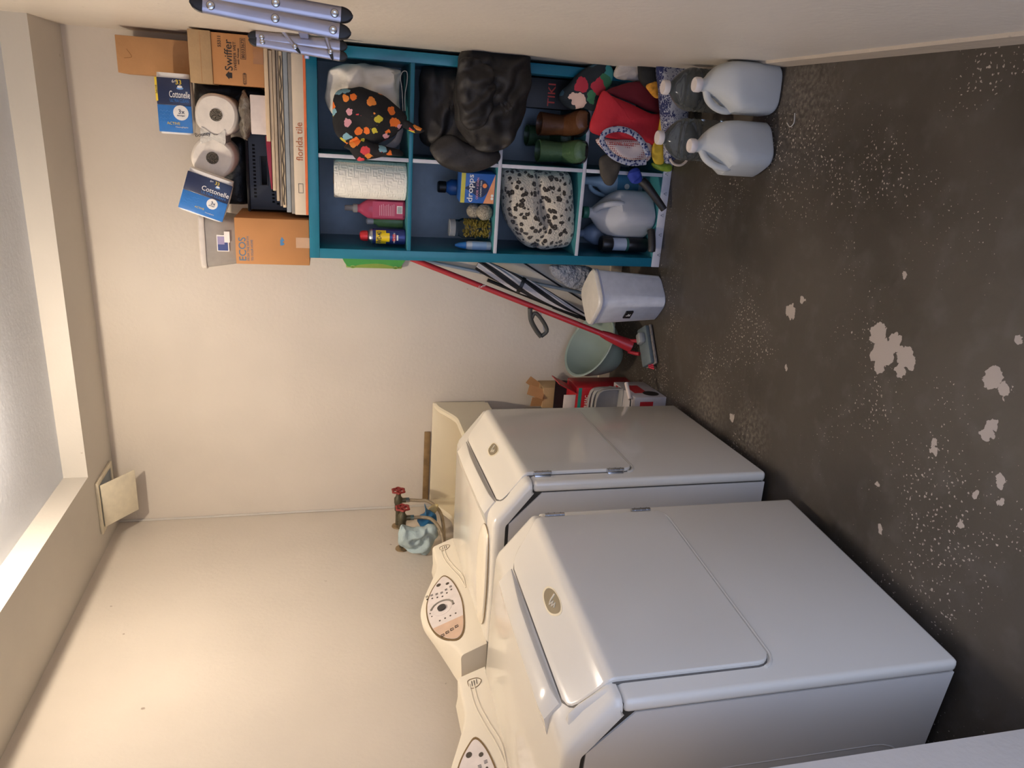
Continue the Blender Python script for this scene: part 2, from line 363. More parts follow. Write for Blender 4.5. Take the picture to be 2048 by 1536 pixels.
def machine(name, label, origin, ang, zb, zbend, ztop, hinge_far, washer):
    WD, D, CA = .69, .72, .125
    f = Vector((math.cos(ang), math.sin(ang), 0)); wv = Vector((math.sin(ang), -math.cos(ang), 0))
    base = Vector((*origin, 0)) - f * (D / 2) + wv * (WD / 2)
    t = thing(name, label, 'dryer' if not washer else 'washing machine', base, ang)
    def q(a, b, z): return Vector((D / 2 - a, WD / 2 - b, z))
    wrap = .036                                          # how far the front and top skirts wrap round
    # cabinet sides
    m = MB(); prof = [(wrap, zb), (D - .02, zb), (D - .02, ztop - .04), (.142, ztop - .04), (wrap - .012, zbend - .012), (wrap, zbend - .06)]
    prof = [(wrap, zb), (D - .02, zb), (D - .02, ztop - .05), (.135, ztop - .05), (wrap, zbend - .045)]
    m.prism([(D / 2 - a, z) for a, z in prof], -WD / 2 + .004, WD / 2 - .004, 'y')
    m.build('cabinet', enamel_side, t)
    # embossed side panel line
    def rr(x0, x1, z0, z1, r, n=6):
        o = []
        for cx, cz, a0 in ((x1 - r, z1 - r, 0), (x0 + r, z1 - r, 90), (x0 + r, z0 + r, 180), (x1 - r, z0 + r, 270)):
            for k in range(n + 1): o.append((cx + r * math.cos(R(a0 + 90 * k / n)), cz + r * math.sin(R(a0 + 90 * k / n))))
        return o
    pts = rr(D / 2 - (D - .08), D / 2 - .235, zb + .045, ztop - .135, .10)
    m = MB(); pr = [(x, z) for x, z in pts]; rows = []
    for k in (0, 1, 2, 3):
        ins = (0, .004, .004, .012)[k]; dy = (0, -.003, -.003, 0)[k]
        cx = sum(p[0] for p in pr) / len(pr); cz = sum(p[1] for p in pr) / len(pr)
        rows.append([(x + (cx - x) * ins * 3, -WD / 2 + .0045 + dy * .5, z + (cz - z) * ins * 3) for x, z in pr])
    m.grid(rows, closed_v=True); m.build('side_embossing', enamel_side, t)
    # dark joint core seen in the gaps
    m = MB(); prof = [(.008, zb + .01), (D - .03, zb + .01), (D - .03, ztop - .012), (.130, ztop - .012), (.012, zbend - .012)]
    m.prism([(D / 2 - a, z) for a, z in prof], -WD / 2 + .008, WD / 2 - .008, 'y'); m.build('joint', seam_m, t)
    # front panel wrapping on to the sides
    m = MB(); m.bb(D / 2 - wrap + .002, D / 2, -WD / 2, WD / 2, zb, zbend - .016, .012, 3); m.build('front_panel', enamel, t)
    # top cover: slope and flat top with rounded edges
    r = .022; sk = .038
    prof = [(-.004, zbend - .014)]
    # bend rounding
    def arc(c, r_, a0, a1, n=5): return [(c[0] + r_ * math.cos(R(a0 + (a1 - a0) * k / n)), c[1] + r_ * math.sin(R(a0 + (a1 - a0) * k / n))) for k in range(n + 1)]
    sl = math.degrees(math.atan2(ztop - zbend, CA))
    prof = [(0, zbend - .013), (0, zbend - .004), (.004, zbend + .005), (.012, zbend + .012), (CA - .02, ztop - .018), (CA - .006, ztop - .007), (CA + .012, ztop - .001), (CA + .03, ztop), (D - .012, ztop), (D - .002, ztop - .01), (D, ztop - .03)]
    rows = []
    nb = [(-.0, -sk), (-.0, -r), (.004, -.010), (.011, -.0035), (.022, 0)]
    bs = [(WD * 0 + e, dz) for e, dz in nb] + [(WD - e, dz) for e, dz in nb[::-1]]
    for i, (a, z) in enumerate(prof):
        # outward normal in the profile plane
        a0, z0 = prof[max(i - 1, 0)]; a1, z1 = prof[min(i + 1, len(prof) - 1)]
        tx, tz = a1 - a0, z1 - z0; ln = math.hypot(tx, tz); nx, nz = -tz / ln, tx / ln
        rows.append([q(a - nx * -dz, b, z + nz * dz) if True else 0 for b, dz in bs])
    m = MB(); m.grid(rows); m.build('top_cover', enamel, t)
    # door running over the bend
    hin = .012
    b0, b1, zd = .040, .637, .445 + zb
    rc = .035; z_b = zbend
    out = []                                             # outline in (b, s) with s the length up the profile; s=0 at door bottom
    s_b = z_b - zd; s_t = s_b + .117
    cut0, cut1 = (.012, .05) if hinge_far else (.05, .012)
    # rounded rectangle, top corners drawn in on the slope
    def corner(cx, cs, r_, a0, n=6): return [(cx + r_ * math.cos(R(a0 + 90 * k / n)), cs + r_ * math.sin(R(a0 + 90 * k / n))) for k in range(n + 1)]
    ll = [(b0, s_b - .01), (b0, rc)] 
    def prof_pt(s, h):
        if s > s_b - .01: h *= max(.3, 1 - .7 * (s - s_b + .01) / .03)
        """point on the profile at arc length s, lifted by h"""
        e = .016
        dirv = Vector((CA, ztop - zbend)).normalized()
        if s < s_b - e: return (0 - h, zd + s)
        if s > s_b + e: return (dirv.x * (s - s_b) - h * dirv.y, z_b + dirv.y * (s - s_b) + h * dirv.x)
        k = (s - s_b + e) / (2 * e); p0 = Vector((-h, z_b - e)); p1 = Vector((-h * .95, z_b + h * .55)); d2 = dirv
        p2 = Vector((d2.x * e - h * d2.y, z_b + d2.y * e + h * d2.x))
        p = p0 * (1 - k) ** 2 + p1 * 2 * k * (1 - k) + p2 * k * k; return (p.x, p.y)
    ss = [0, .004, .01, .02, rc, .08, .15, .22, .29, s_b - .03] + [s_b - .016 + .004 * k for k in range(9)] + [s_b + .03, s_b + .06, s_t - .034, s_t - .018, s_t - .008, s_t]
    def span(s):
        i0 = i1 = 0
        if s < rc: d = rc - math.sqrt(max(0, rc * rc - (rc - s) ** 2)); i0 = i1 = d
        tt = max(0, (s - s_b) / (s_t - s_b)); i0 += tt * (.055 if hinge_far else .03); i1 += tt * (.022 if hinge_far else .0)
        ct = s_t - s
        if ct < .034: d = .034 - math.sqrt(max(0, .034 ** 2 - (.034 - ct) ** 2)); i0 += d; i1 += d
        return b0 + i0, b1 - i1
    def skin(grow, h, edge_h):
        rows = []
        for s in ss:
            a_, c_ = span(s); a_ -= grow; c_ += grow
            s2 = s + (grow if s > s_b else -grow) * (1 if s in (ss[0], ss[-1]) else 0)
            bl = [(a_, edge_h), (a_, h * .7 + edge_h * .3), (a_ + .003, h * .95), (a_ + .008, h)] + [(a_ + (c_ - a_) * k / 6, h) for k in range(1, 6)] + [(c_ - .008, h), (c_ - .003, h * .95), (c_, h * .7 + edge_h * .3), (c_, edge_h)]
            ed = s2 <= 0 or s2 >= s_t
            row = []
            for b, hh in bl:
                if s in (ss[0], ss[-1]): hh = min(hh, h * .5)
                a, z = prof_pt(s2, hh); row.append(q(a, b, z))
            rows.append(row)
        a_, c_ = span(ss[0]); 
        for k, s in ((0, ss[0]), (1, ss[-1])):
            a_, c_ = span(s); a_ -= grow; c_ += grow; s2 = s + (-grow if k == 0 else grow); row = []
            for i in range(len(rows[0])):
                f_ = i / (len(rows[0]) - 1); a, z = prof_pt(s2, edge_h); row.append(q(a, a_ + (c_ - a_) * f_, z))
            rows = [row] + rows if k == 0 else rows + [row]
        return rows
    m = MB(); m.grid(skin(.0045, .0016, -.003)); m.build('door_gasket', mat('door_seal_grey', '#6f6a62', .6), t)
    m = MB(); m.grid(skin(0, .012, -.002)); d = m.build('door', enamel, t)
    # raised lip of the top cover along the door's upper edge (finger groove) and latch side
    dv_ = Vector((CA, ztop - zbend)).normalized()
    def lip_pt(s, h_): return (dv_.x * (s - s_b) - h_ * dv_.y, z_b + dv_.y * (s - s_b) + h_ * dv_.x)
    ba, bb2 = span(s_t); ba -= .012; bb2 += .004; rows = []
    for k in range(25):
        e = k / 24; b = ba + (bb2 - ba) * e; hk = .001 + .016 * min(1, e * 3.2) * min(1, (1 - e) * 14 + .08)
        s0 = s_t + .007 + .004 * math.sin(math.pi * e)
        rows.append([q(a, b, z) for a, z in (lip_pt(s0, -.004), lip_pt(s0 + .003, hk), lip_pt(s0 + .007, hk + .0015), lip_pt(s_b + .159 + .018, hk * .45), lip_pt(s_b + .159 + .05, -.04))])
    m = MB(); m.grid(rows, cap0=True, cap1=True); m.build('grip_lip', enamel, t)
    if hinge_far:
        rows = []
        for k in range(17):
            e = k / 16; s_ = s_t + .008 - e * (s_t + .008 - s_b - .004); hk = (.011 - .005 * e) * min(1, e * 8 + .1) * min(1, (1 - e) * 8 + .1); bq = span(s_)[1] if s_ < s_t - .034 else span(s_t - .034)[1] - .002
            bq = span(min(s_, s_t - .036))[1]
            rows.append([q(*(lambda a, z, b_: (a, b_, z))(*lip_pt(s_, hh_), b_)) for b_, hh_ in ((bq + .004, -.004), (bq + .0055, hk * .8), (bq + .0085, hk), (bq + .0115, hk * .9), (bq + .018, hk * .25), (bq + .022, -.004))])
        m = MB(); m.grid(rows, cap0=True, cap1=True); m.build('latch_lip', enamel, t)
    # pressed surround below the door
    ow = .0085; pth = [(b0 - ow, .30), (b0 - ow, rc)] if not hinge_far else [(b0 + .02, -ow)]
    if hinge_far: pth = [(b0 - .002, rc * .55)]
    arcL = [(b0 + rc - (rc + ow) * math.cos(R(a)), rc - (rc + ow) * math.sin(R(a))) for a in range(20, 91, 10)]
    arcR = [(b1 - rc + (rc + ow) * math.sin(R(a)), rc - (rc + ow) * math.cos(R(a))) for a in range(0, 71, 10)]
    pth = arcL + arcR
    MB().tube([q(prof_pt(s_, .0015)[0], b_, prof_pt(s_, .0015)[1]) for b_, s_ in pth], .0045, 8).build('door_surround', enamel, t)
    # hinges
    hb = b0 - .006 if hinge_far else b1 + .006
    for zz in (zbend - .055, zd + .065):
        m = MB(); m.tube([q(-.010, hb, zz - .028), q(-.010, hb, zz + .028)], .0065, 10); m.bb(D / 2 - .002, D / 2 + .005, WD / 2 - hb - .009, WD / 2 - hb + .009, zz - .026, zz + .026, .002)
        for k in (-.018, .0, .018): m.tube([q(-.0105, hb, zz + k - .001), q(-.0105, hb, zz + k + .001)], .0073, 10)
        m.build('hinge', chrome, d)
    # badge on the slope
    dirv = Vector((CA, ztop - zbend)).normalized(); tilt = math.atan2(dirv.y, dirv.x)
    bx = .335; smid = s_b + .045
    sh = [(-.055, .004), (-.048, .017), (-.025, .024), (.01, .025), (.035, .018), (.052, .002), (.05, -.012), (.02, -.02), (-.02, -.017), (-.045, -.008)] if not washer else [(-.042, .0), (-.034, .018), (-.01, .024), (.02, .022), (.04, .008), (.044, -.01), (.02, -.02), (-.02, -.018), (-.038, -.012)]
    def bp(u, v, h_):
        a, z = prof_pt(smid + v, .012 + h_); return q(a, bx + u, z)
    for nm, k, hh, mm in (('badge_rim', 1, .003, badge_rim), ('badge', .86, .0042, badge_m)):
        o_ = smooth(sh, 30); m = MB(); rows = [[bp(p.x * k, p.y * k, e) for p in o_] for e in (0, hh)]
        m.grid(rows, closed_v=True, cap0=True, cap1=True); m.build(nm, mm, d)
    zg = [(-.012, -.012), (-.006, .004), (.002, .012), (.004, -.001), (.012, .008), (.014, -.004), (.022, .004)]
    MB().tube([bp(u, v, .0052) for u, v in zg], .0024, 6).build('badge_emblem', badge_rim, d)
    # control console with an arched crest
    zt = ztop; n = 36; rows = []
    def crest(b):
        x = (b - .40) / (.29 if b > .40 else .28); x = max(-1, min(1, x)); k = .5 + .5 * math.cos(math.pi * x)
        return .080 + (.172 - .080) * k ** .8
    for i in range(n + 1):
        b = WD * i / n; hh = crest(b)
        e = .008
        rows.append([q(.550, b, zt - .002), q(.552, b, zt + .004), q(.55 + hh * .45 * .5, b, zt + hh * .5), q(.55 + (hh - e) * .45, b, zt + hh - e), q(.55 + hh * .45 + .003, b, zt + hh - .002), q(.55 + hh * .45 + .012, b, zt + hh), q(.66, b, zt + hh - .004), q(.70, b, zt + min(hh, .085 + (hh - .08) * .55)), q(.702, b, zt - .002)])
    m = MB(); m.grid(rows, cap0=True, cap1=True); con = m.build('control_console', bisque, t)
    def face(b, z, h_=0):
        """point on the slanted console face, z above the top"""
        nrm = Vector((-1, .45)).normalized(); a, zz = .55 + z * .45 + nrm.x * h_, zt + z + nrm.y * h_; return q(a, b, zz)
    # swept highlight ridge on the face
    for k in (0, .012): MB().tube(curve([face(.04, .052 - k, .001), face(.12, .050 - k, .001), face(.2, .036 - k, .001), face(.28, .018 - k, .001), face(.36, .008, .001)], 16), .0022, 6).build('console_ridge', bisque, con)
    egg = smooth([(.228, .066), (.245, .092), (.285, .121), (.345, .145), (.41, .154), (.475, .152), (.535, .139), (.585, .112), (.612, .082), (.603, .062), (.57, .048), (.51, .038), (.43, .030), (.35, .033), (.275, .045)], 60)
    ec = Vector((.42, .085, 0))
    for nm, k, h0, mm in (('panel_rim', 1.0, .0025, rim_m), ('control_panel', .955, .0034, panel_m)):
        m = MB(); rows = [[face(ec.x + (p.x - ec.x) * k, ec.y + (p.y - ec.y) * (k if k == 1 else .93), e) for p in egg] for e in (-.004, h0)]
        m.grid(rows, closed_v=True, cap1=True); pn = m.build(nm, mm, con)
    # beige lower field
    fld = [p for p in egg if p.x > .50]
    fld = [(p.x if p.x > .505 else .505, p.y) for p in egg if p.x > .5]
    inn = [(ec.x + (x - ec.x) * .95, ec.y + (y - ec.y) * .92) for x, y in fld]
    fx = sorted(inn, key=lambda p: p[1]); 
    m = MB(); cen = (.545, .088); vs_ = [m.bm.verts.new(face(x, y, .0038)) for x, y in inn]; m.bm.faces.new(vs_); m.build('panel_field', panel_b, con)
    # start dial
    dc = (.418, .100)
    def disc(u, v, r_, h0, h1, seg=20): 
        return [[face(u + r_ * math.cos(k / seg * math.tau), v + r_ * math.sin(k / seg * math.tau) / 1.097, e) for k in range(seg)] for e in (h0, h1)]
    for nm, r_, h0, h1, mm in (('dial_ring', .036, .003, .0045, panel_m), ('dial', .0155, .003, .011, knob_m)):
        m = MB(); m.grid(disc(*dc, r_, h0, h1), closed_v=True, cap1=True); m.build(nm, mm, con)
    MB().tube([face(dc[0] + .042 * math.cos(R(a)), dc[1] + .042 * math.sin(R(a)) / 1.1, .0040) for a in range(-250, -70, 10)], .0035, 6).build('dial_scale', mat('panel_grey', '#8f877c', .5), con)
    m = MB(); 
    for k in range(9):
        a = R(-95 + k * 26); u, v = dc[0] - .045 * math.cos(a), dc[1] + .045 * math.sin(a) / 1.1
        m.grid(disc(u, v, .0028, .003, .0042, 6), closed_v=True, cap1=True)
    m.build('cycle_marks', ink, con)['kind'] = 'stuff'
    m = MB()
    for k in range(6): 
        for u, v in ((.352 - .008 * abs(k - 2), .055 + .017 * k), ): m.grid(disc(u, v, .0035, .003, .0045, 8), closed_v=True, cap1=True)
    for k in range(4): m.grid(disc(.478, .062 + .018 * k, .0032, .003, .0045, 8), closed_v=True, cap1=True)
    m.grid(disc(.275, .092, .009, .003, .004, 14), closed_v=True, cap1=True); m.grid(disc(.29, .062, .007, .003, .004, 12), closed_v=True, cap1=True)
    m.build('button_marks', ink, con)['kind'] = 'stuff'
    for k in range(4):
        u, v = .548 + .004 * k, .070 + .016 * k; m = MB()
        for du, dv in ((-.006, -.005), (.006, -.005), (.006, .005), (-.006, .005)): pass
        ring = [face(u + .0065 * math.cos(R(90 * j + 45)), v + .0065 * math.sin(R(90 * j + 45)), .0048) for j in range(5)]
        m.tube(ring, .0012, 5); m.build('option_icon', ink, con)
    # print lines beside the buttons
    m = MB()
    for k in range(6):
        u = .335 - .006 * abs(k - 2); v = .054 + .017 * k
        for j in range(3): m.tube([face(u - .004 * j - .002, v - .004, .0042), face(u - .004 * j - .002, v + .005, .0042)], .0007, 4)
    m.build('panel_print', ink, con)['kind'] = 'stuff'
    # small shield at the far end of the console
    sh2 = [(.028, .055), (.055, .052), (.062, .040), (.058, .026), (.045, .017), (.032, .025), (.026, .04)]
    o2 = smooth(sh2, 24); MB().tube([face(p.x, p.y, .001) for p in o2] + [face(o2[0].x, o2[0].y, .001)], .001, 5).build('shield', rim_m, con)
    m = MB()
    for k in range(3): m.tube([face(.034, .030 + .007 * k, .001), face(.052, .031 + .007 * k, .001)], .0011, 5)
    m.build('shield_print', ink, con)['kind'] = 'stuff'
    if washer:
        # detergent lid let into the near edge of the top
        li = [(.20, .565), (.175, .61), (.20, .655), (.30, .668), (.42, .665), (.50, .645), (.532, .60), (.50, .565), (.40, .54), (.28, .535)]
        o3 = smooth(li, 40); cc = sum((Vector(p) for p in o3), Vector()) / 40
        m = MB(); rows = [[q(cc.x + (p.x - cc.x) * k, cc.y + (p.y - cc.y) * k, zt + e) for p in o3] for k, e in ((1, -.001), (1, .006), (.95, .011), (.8, .014), (.4, .013))]
        m.grid(rows, closed_v=True, cap1=True); lid = m.build('detergent_lid', bisque, t)
        m = MB(); m.tube([q(cc.x + (p.x - cc.x) * 1.0, cc.y + (p.y - cc.y) * 1.0, zt + .004) for p in o3] , .0016, 5, cap=False); m.build('lid_seam', rim_m, lid)
        # worn sticker smudges
    # feet
    for a, b in ((.06, .06), (.06, WD - .06), (D - .08, .06), (D - .08, WD - .06)):
        m = MB(); m.lathe([(.018, 0), (.022, .006), (.02, .012), (.008, .014), (.008, zb + .012)], c=q(a, b, 0), seg=14); m.build('foot', mat('foot_rubber', '#2a2826', .7), t)
    return t
machine('washing_machine', 'white slant-front washing machine beside the sink, cream lid on its top', (.8515, -.797), R(2.57), .022, .825, .928, False, True)
machine('clothes_dryer', 'white slant-front dryer nearest the doorway, largest appliance', (.868, -1.635), R(-3.72), .030, .853, .952, True, False)

# ------------------------------------------------------------------ teal shelving unit
teal = mat('teal_laminate', '#1c7189', .28, var=(4, .03)); raw = mat('raw_edge_white', '#c9c8cf', .5, var=(20, .05), bump=(80, .1)); dteal = mat('teal_board', '#3a7d84', .4, var=(5, .05)); backm = mat('shelf_back_grey', '#9aa8b4', .5)
XS, YS, SW, SH, SD = 1.3505, -.425, .77, 1.47, .39
sf = thing('cube_shelf', 'tall teal cube shelf with eight openings in the back corner', 'shelf', (XS + SW / 2, YS + SD / 2, 0))
def sb(name, x0, x1, z0, z1, m, y0=0, y1=SD, bev=.0012, par=sf):
    return MB().bb(x0 - SW / 2, x1 - SW / 2, y0 - SD / 2, y1 - SD / 2, z0, z1, bev).build(name, m, par)
T = .038
sb('top_board', 0, SW, SH - T, SH, teal); bt = sb('bottom_board', 0, SW, 0, T, dteal)
sb('edge_strip', 0, SW, .001, T - .001, raw, -.0015, 0, .0004, bt)
for x in (0, SW - T): sb('side_board', x, x + T, T, SH - T, teal)
IN = (SW - 2 * T - .016) / 2; RH = (SH - 2 * T - .048) / 4
lev = []
for k in range(1, 4):
    z0 = T + k * RH + (k - 1) * .016; lev.append(z0)
    b2 = sb('shelf_board', T, SW - T, z0, z0 + .016, dteal, .004)
    if k < 3: sb('edge_strip', T, SW - T, z0 + .001, z0 + .015, raw, .0026, .004, .0004, b2)
    else: sb('edge_strip', T, SW - T, z0 + .001, z0 + .015, teal, .0026, .004, .0004, b2)
for k in range(4):
    z0 = T + k * (RH + .016)
    b2 = sb('divider', T + IN, T + IN + .016, z0, z0 + RH, dteal, .004)
    sb('edge_strip', T + IN + .001, T + IN + .015, z0, z0 + RH, raw, .0026, .004, .0004, b2)
sb('back_panel', T, SW - T, T, SH - T, backm, SD - .006, SD - .001, 0)
# printed recycling-like arrows on the raw edges
arrow = mat('edge_print', '#4a4a50', .6); m = MB()
for (px, py) in ((1334, 348), (1331, 388), (1325, 431), (1321, 470), (1318, 510)):
    p = pix(px, py, 'y', YS - .0018); ring = [(p.x - XS - SW / 2 + .008 * math.cos(R(90 + 120 * k)), -SD / 2 - .0018, p.z + .008 * math.sin(R(90 + 120 * k))) for k in range(4)]
    m.tube(ring, .0009, 4)
m.build('edge_print', arrow, bt)['kind'] = 'stuff'
# ------------------------------------------------------------------ shared materials of the small things
white_pl = mat('white_plastic', '#e3e0dc', .35); black_pl = mat('black_plastic', '#1b1b1d', .4); dark = mat('dark_print', '#2a2420', .6)
card = mat('cardboard', '#b98a5c', .8, bump=(60, .1), var=(12, .07)); card2 = mat('cardboard_pale', '#b3946c', .8, bump=(60, .1), var=(12, .07)); card3 = mat('cardboard_orange', '#b9824f', .7, var=(9, .05))
navy = mat('print_navy', '#26304f', .3); blue = mat('print_blue', '#3478c4', .3); paper = mat('white_paper', '#e9e0d4', .7, bump=(90, .25, .003)); print_w = mat('print_white', '#eeeae4', .4); yel = mat('print_yellow', '#f0cf3a', .4)
film = mat('clear_film', '#d8d5d0', .12, trans=.85, ior=1.08, bump=(60, .6, .01)); red = mat('red_plastic', '#a52730', .3); steel = mat('brushed_steel', '#aeb4bd', .3, .9)
teal_print = mat('print_teal', '#2f8f83', .5); green_pl = mat('green_plastic', '#4fae3f', .3, trans=.15); orange_p = mat('print_orange', '#e8743a', .5)
def clampv(o, clip):
    if clip:
        x0, x1, z0, z1 = clip
        for v in o.data.vertices: v.co.x = min(max(v.co.x, x0), x1); v.co.z = min(max(v.co.z, z0), z1)
TOP = SH + .0008
def boxthing(name, label, cat, x0, x1, y0, y1, z0, z1, m, bev=.002, group=None, part='carton', rz=0):
    t = thing(name, label, cat, ((x0 + x1) / 2, (y0 + y1) / 2, z0), rz, group)
    MB().bb(-(x1 - x0) / 2, (x1 - x0) / 2, -(y1 - y0) / 2, (y1 - y0) / 2, 0, z1 - z0, bev).build(part, m, t)
    t['_'] = 0; del t['_']
    return t, (x1 - x0) / 2, -(y1 - y0) / 2, z1 - z0       # thing, half width, front y, height

# ---- stack on top of the shelf
t, hw, fy, hh = boxthing('tile_carton', 'flat white carton with an orange edge band lying on the teal shelf top', 'box', 1.512, 2.085, -.415, -.238, TOP, TOP + .050, mat('carton_cream', '#dccbb2', .7, var=(20, .04)))
plate(t, 'orange_band', -hw + .001, hw - .001, .001, .010, fy, orange_p)
text(t, 'florida tile', (-.02, fy - .0006, .029), .024, mat('print_rust', '#b4673e', .6), w=.135)
m = MB(); 
for a, b, c, d in ((-.205, -.17, .018, .0195), (-.205, -.17, .034, .0355), (-.205, -.2035, .018, .0355), (-.1715, -.17, .018, .0355)): m.bb(a, b, fy - .0006, fy, c, d)
m.build('printed_frame', dark, t)
bz = TOP + .050
for k, (xl, th, col, lb) in enumerate(((1.515, .014, '#8f8a82', 'grey board lying directly on the flat white carton'), (1.519, .018, '#9aa0a2', 'blue-grey board, second from the bottom of the flat stack'), (1.537, .013, '#d8c3a2', 'cream board with a wavy edge in the flat stack'),
        (1.541, .010, '#8e8274', 'thin dark taupe board in the middle of the flat stack'), (1.560, .012, '#b7a48c', 'tan board, second from the top of the flat stack'), (1.597, .013, '#c9b498', 'short beige board on top of the flat stack, under the red folder'))):
    y1 = -.235; m = MB(); x1 = 2.09 - .004 * (k % 3)
    m.bb(xl, x1, -.412 + .004 * (k % 2), y1, bz, bz + th - .002, .001)
    m.mi = 1
    if k == 2: m.tube([(xl + .01 + i * .02, -.4115, bz + th * .5 + .002 * math.sin(i * 1.7)) for i in range(27)], .003, 6)
    rebase(m.build('flat_board', [mat('board_' + str(k), col, .7, var=(25, .08)), mat('board_edge_dark', '#5d5348', .8)]), ((xl + x1) / 2, -.32, bz)); tag(C.objects[-1], lb, 'board', 'flat boards stacked on the shelf')
    bz += th
zb2 = bz                                                  # top of the boards
o = MB().bb(1.773, 2.09, -.414, -.24, bz, bz + .014, .001).build('flat_board', mat('board_top', '#d9bf9c', .7)); tag(rebase(o, (1.93, -.33, bz)), 'short cream board directly under the printed brown carton', 'board', 'flat boards stacked on the shelf')
bz += .014
# red folder
m = MB(); m.prism([(1.602, zb2 + .0005), (1.790, zb2 + .0005), (1.790, zb2 + .018), (1.70, zb2 + .014), (1.602, zb2 + .004)], -.405, -.26, 'y', .001)
tag(rebase(m.build('folder', mat('maroon_folder', '#8e1f34', .45)), (1.69, -.33, zb2)), 'dark red folder lying on the board stack', 'folder')
# white card box
t, hw, fy, hh = boxthing('card_box', 'small blank white card box standing beside the red folder', 'box', 1.795, 1.930, -.405, -.37, bz, bz + .052, mat('white_card', '#ddcfc6', .6), .001)
MB().bb(-hw + .004, hw - .002, -fy - .001, -fy + .002, .01, hh + .004, .0005).build('flap', mat('white_card', ''), t)
# brown carton with print
t, hw, fy, hh = boxthing('shipping_carton', 'orange-brown carton with black print and a stamped number', 'box', 1.957, 2.124, -.415, -.245, bz, 1.787, card3)
text(t, 'Swiffer', (.014, fy - .0005, .118), .026, dark, bold=.004); text(t, 'SWEEPER WET', (.012, fy - .0005, .096), .010, dark); text(t, 'with Febreze', (.012, fy - .0005, .085), .007, dark); text(t, '55311', (.055, fy - .0005, .146), .011, dark, bold=.01)
text(t, '80333673', (.038, fy - .0005, .068), .011, dark, bold=.004); text(t, 'MULTI-USE', (-.06, fy - .0005, .066), .006, dark)
def frame(par, x0, x1, z0, z1, y, m, w_=.0012):
    for a, b, c, d in ((x0, x1, z0, z0 + w_), (x0, x1, z1 - w_, z1), (x0, x0 + w_, z0 + w_, z1 - w_), (x1 - w_, x1, z0 + w_, z1 - w_)): plate(par, 'stamp_frame', a, b, c, d, y, m)
frame(t, .004, .072, .059, .077, fy, dark); frame(t, -.077, -.043, .060, .072, fy, dark)
MB().prism([(-.066, .118), (-.052, .130), (-.038, .118), (-.043, .118), (-.043, .108), (-.061, .108), (-.061, .118)], fy - .0006, fy, 'y').build('house_mark', dark, t)
plate(t, 'tape', -.008, .052, .0, .035, fy, mat('packing_tape', '#a3703f', .2), .0004)
t, hw, fy, hh = boxthing('carton', 'plain tan carton sitting on the printed brown carton', 'box', 1.955, 2.127, -.42, -.25, 1.787, 1.862, card2, .003)
MB().bb(-hw + .004, hw - .004, fy - .0008, fy, hh * .47, hh * .49).build('flap_seam', card, t)
# tall carton behind
c0 = pix(237, 145, 'y', -.22); c1 = pix(237, 66, 'y', -.22)
t, hw, fy, hh = boxthing('tall_carton', 'tall narrow brown carton standing in the corner behind the tan carton', 'box', c0.x, min(c1.x, 2.10), -.225, -.055, TOP, c0.z, card)
MB().tube(curve([(-hw * .2, fy - .0004, hh - .025), (-hw * .1, fy - .0004, hh - .05), (hw * .3, fy - .0004, hh - .035)][::1], 8), .0008, 5).build('crease', mat('cardboard_crease', '#94683f', .9), t)
# black crate
crate = thing('black_crate', 'black perforated plastic crate with a hand hole on the shelf top', 'crate', (1.654, -.145, TOP))
ch, cw, cdp = .232, .30, .17
m = MB()
m.bb(-cw / 2, cw / 2, -cdp / 2, cdp / 2, 0, .006); m.bb(-cw / 2, cw / 2, cdp / 2 - .005, cdp / 2, .006, ch)
for s in (-1, 1): m.bb(s * cw / 2 - (.005 if s > 0 else 0), s * cw / 2 + (.005 if s < 0 else 0), -cdp / 2 + .005, cdp / 2 - .005, .006, ch)
# front wall with a hand hole: four pieces round the opening
hx, hz0, hz1 = .055, .158, .183
for a, b, c, d in ((-cw / 2, cw / 2, .006, hz0), (-cw / 2, cw / 2, hz1, ch), (-cw / 2, -hx, hz0, hz1), (hx, cw / 2, hz0, hz1)): m.bb(a, b, -cdp / 2, -cdp / 2 + .005, c, d)
m.build('body', black_pl, crate)
m = MB(); m.tube([(-cw / 2 - .003, -cdp / 2 - .003, ch), (cw / 2 + .003, -cdp / 2 - .003, ch), (cw / 2 + .003, cdp / 2, ch), (-cw / 2 - .003, cdp / 2, ch), (-cw / 2 - .003, -cdp / 2 - .003, ch)], .006, 8); m.build('rim', black_pl, crate)
m = MB()
for i in range(19):
    for j in range(8):
        x = -.125 + i * .0139 + (.007 if j % 2 else 0); z = .02 + j * .017
        if x < .135: m.box((x, -cdp / 2 - .0006, z), (.0075, .0012, .010), 0)
for i in range(15): m.box((-.1 + i * .0139, -cdp / 2 - .0006, ch - .025), (.0075, .0012, .010), 0)
m.build('perforations', mat('perforation_black', '#060607', .9), crate)['kind'] = 'stuff'
m = MB(); m.tube([(-hx, -cdp / 2 - .001, hz0), (hx, -cdp / 2 - .001, hz0), (hx, -cdp / 2 - .001, hz1), (-hx, -cdp / 2 - .001, hz1), (-hx, -cdp / 2 - .001, hz0)], .003, 6); m.build('hand_hole_lip', black_pl, crate)
cz = TOP + ch + .006
# film wrapped bundle under the first roll
o1 = [pix(a, b, 'y', -.36) for a, b in ((480, 188), (490, 184), (500, 205), (504, 235), (501, 262), (492, 284), (482, 268), (480, 240), (478, 212))]
m = MB(); m.puff([(p.x, p.z) for p in o1], -.335, .055, 5, .010, 40, p=2.2); ob = m.build('plastic_bundle', mat('wrapped_bundle', '#8f8678', .14, trans=.25, bump=(70, .8, .01), var=(25, .35)))
tag(rebase(ob, (o1[4].x, -.335, 1.668)), 'crumpled clear plastic bag bundle between the paper rolls and white card box', 'plastic bag')
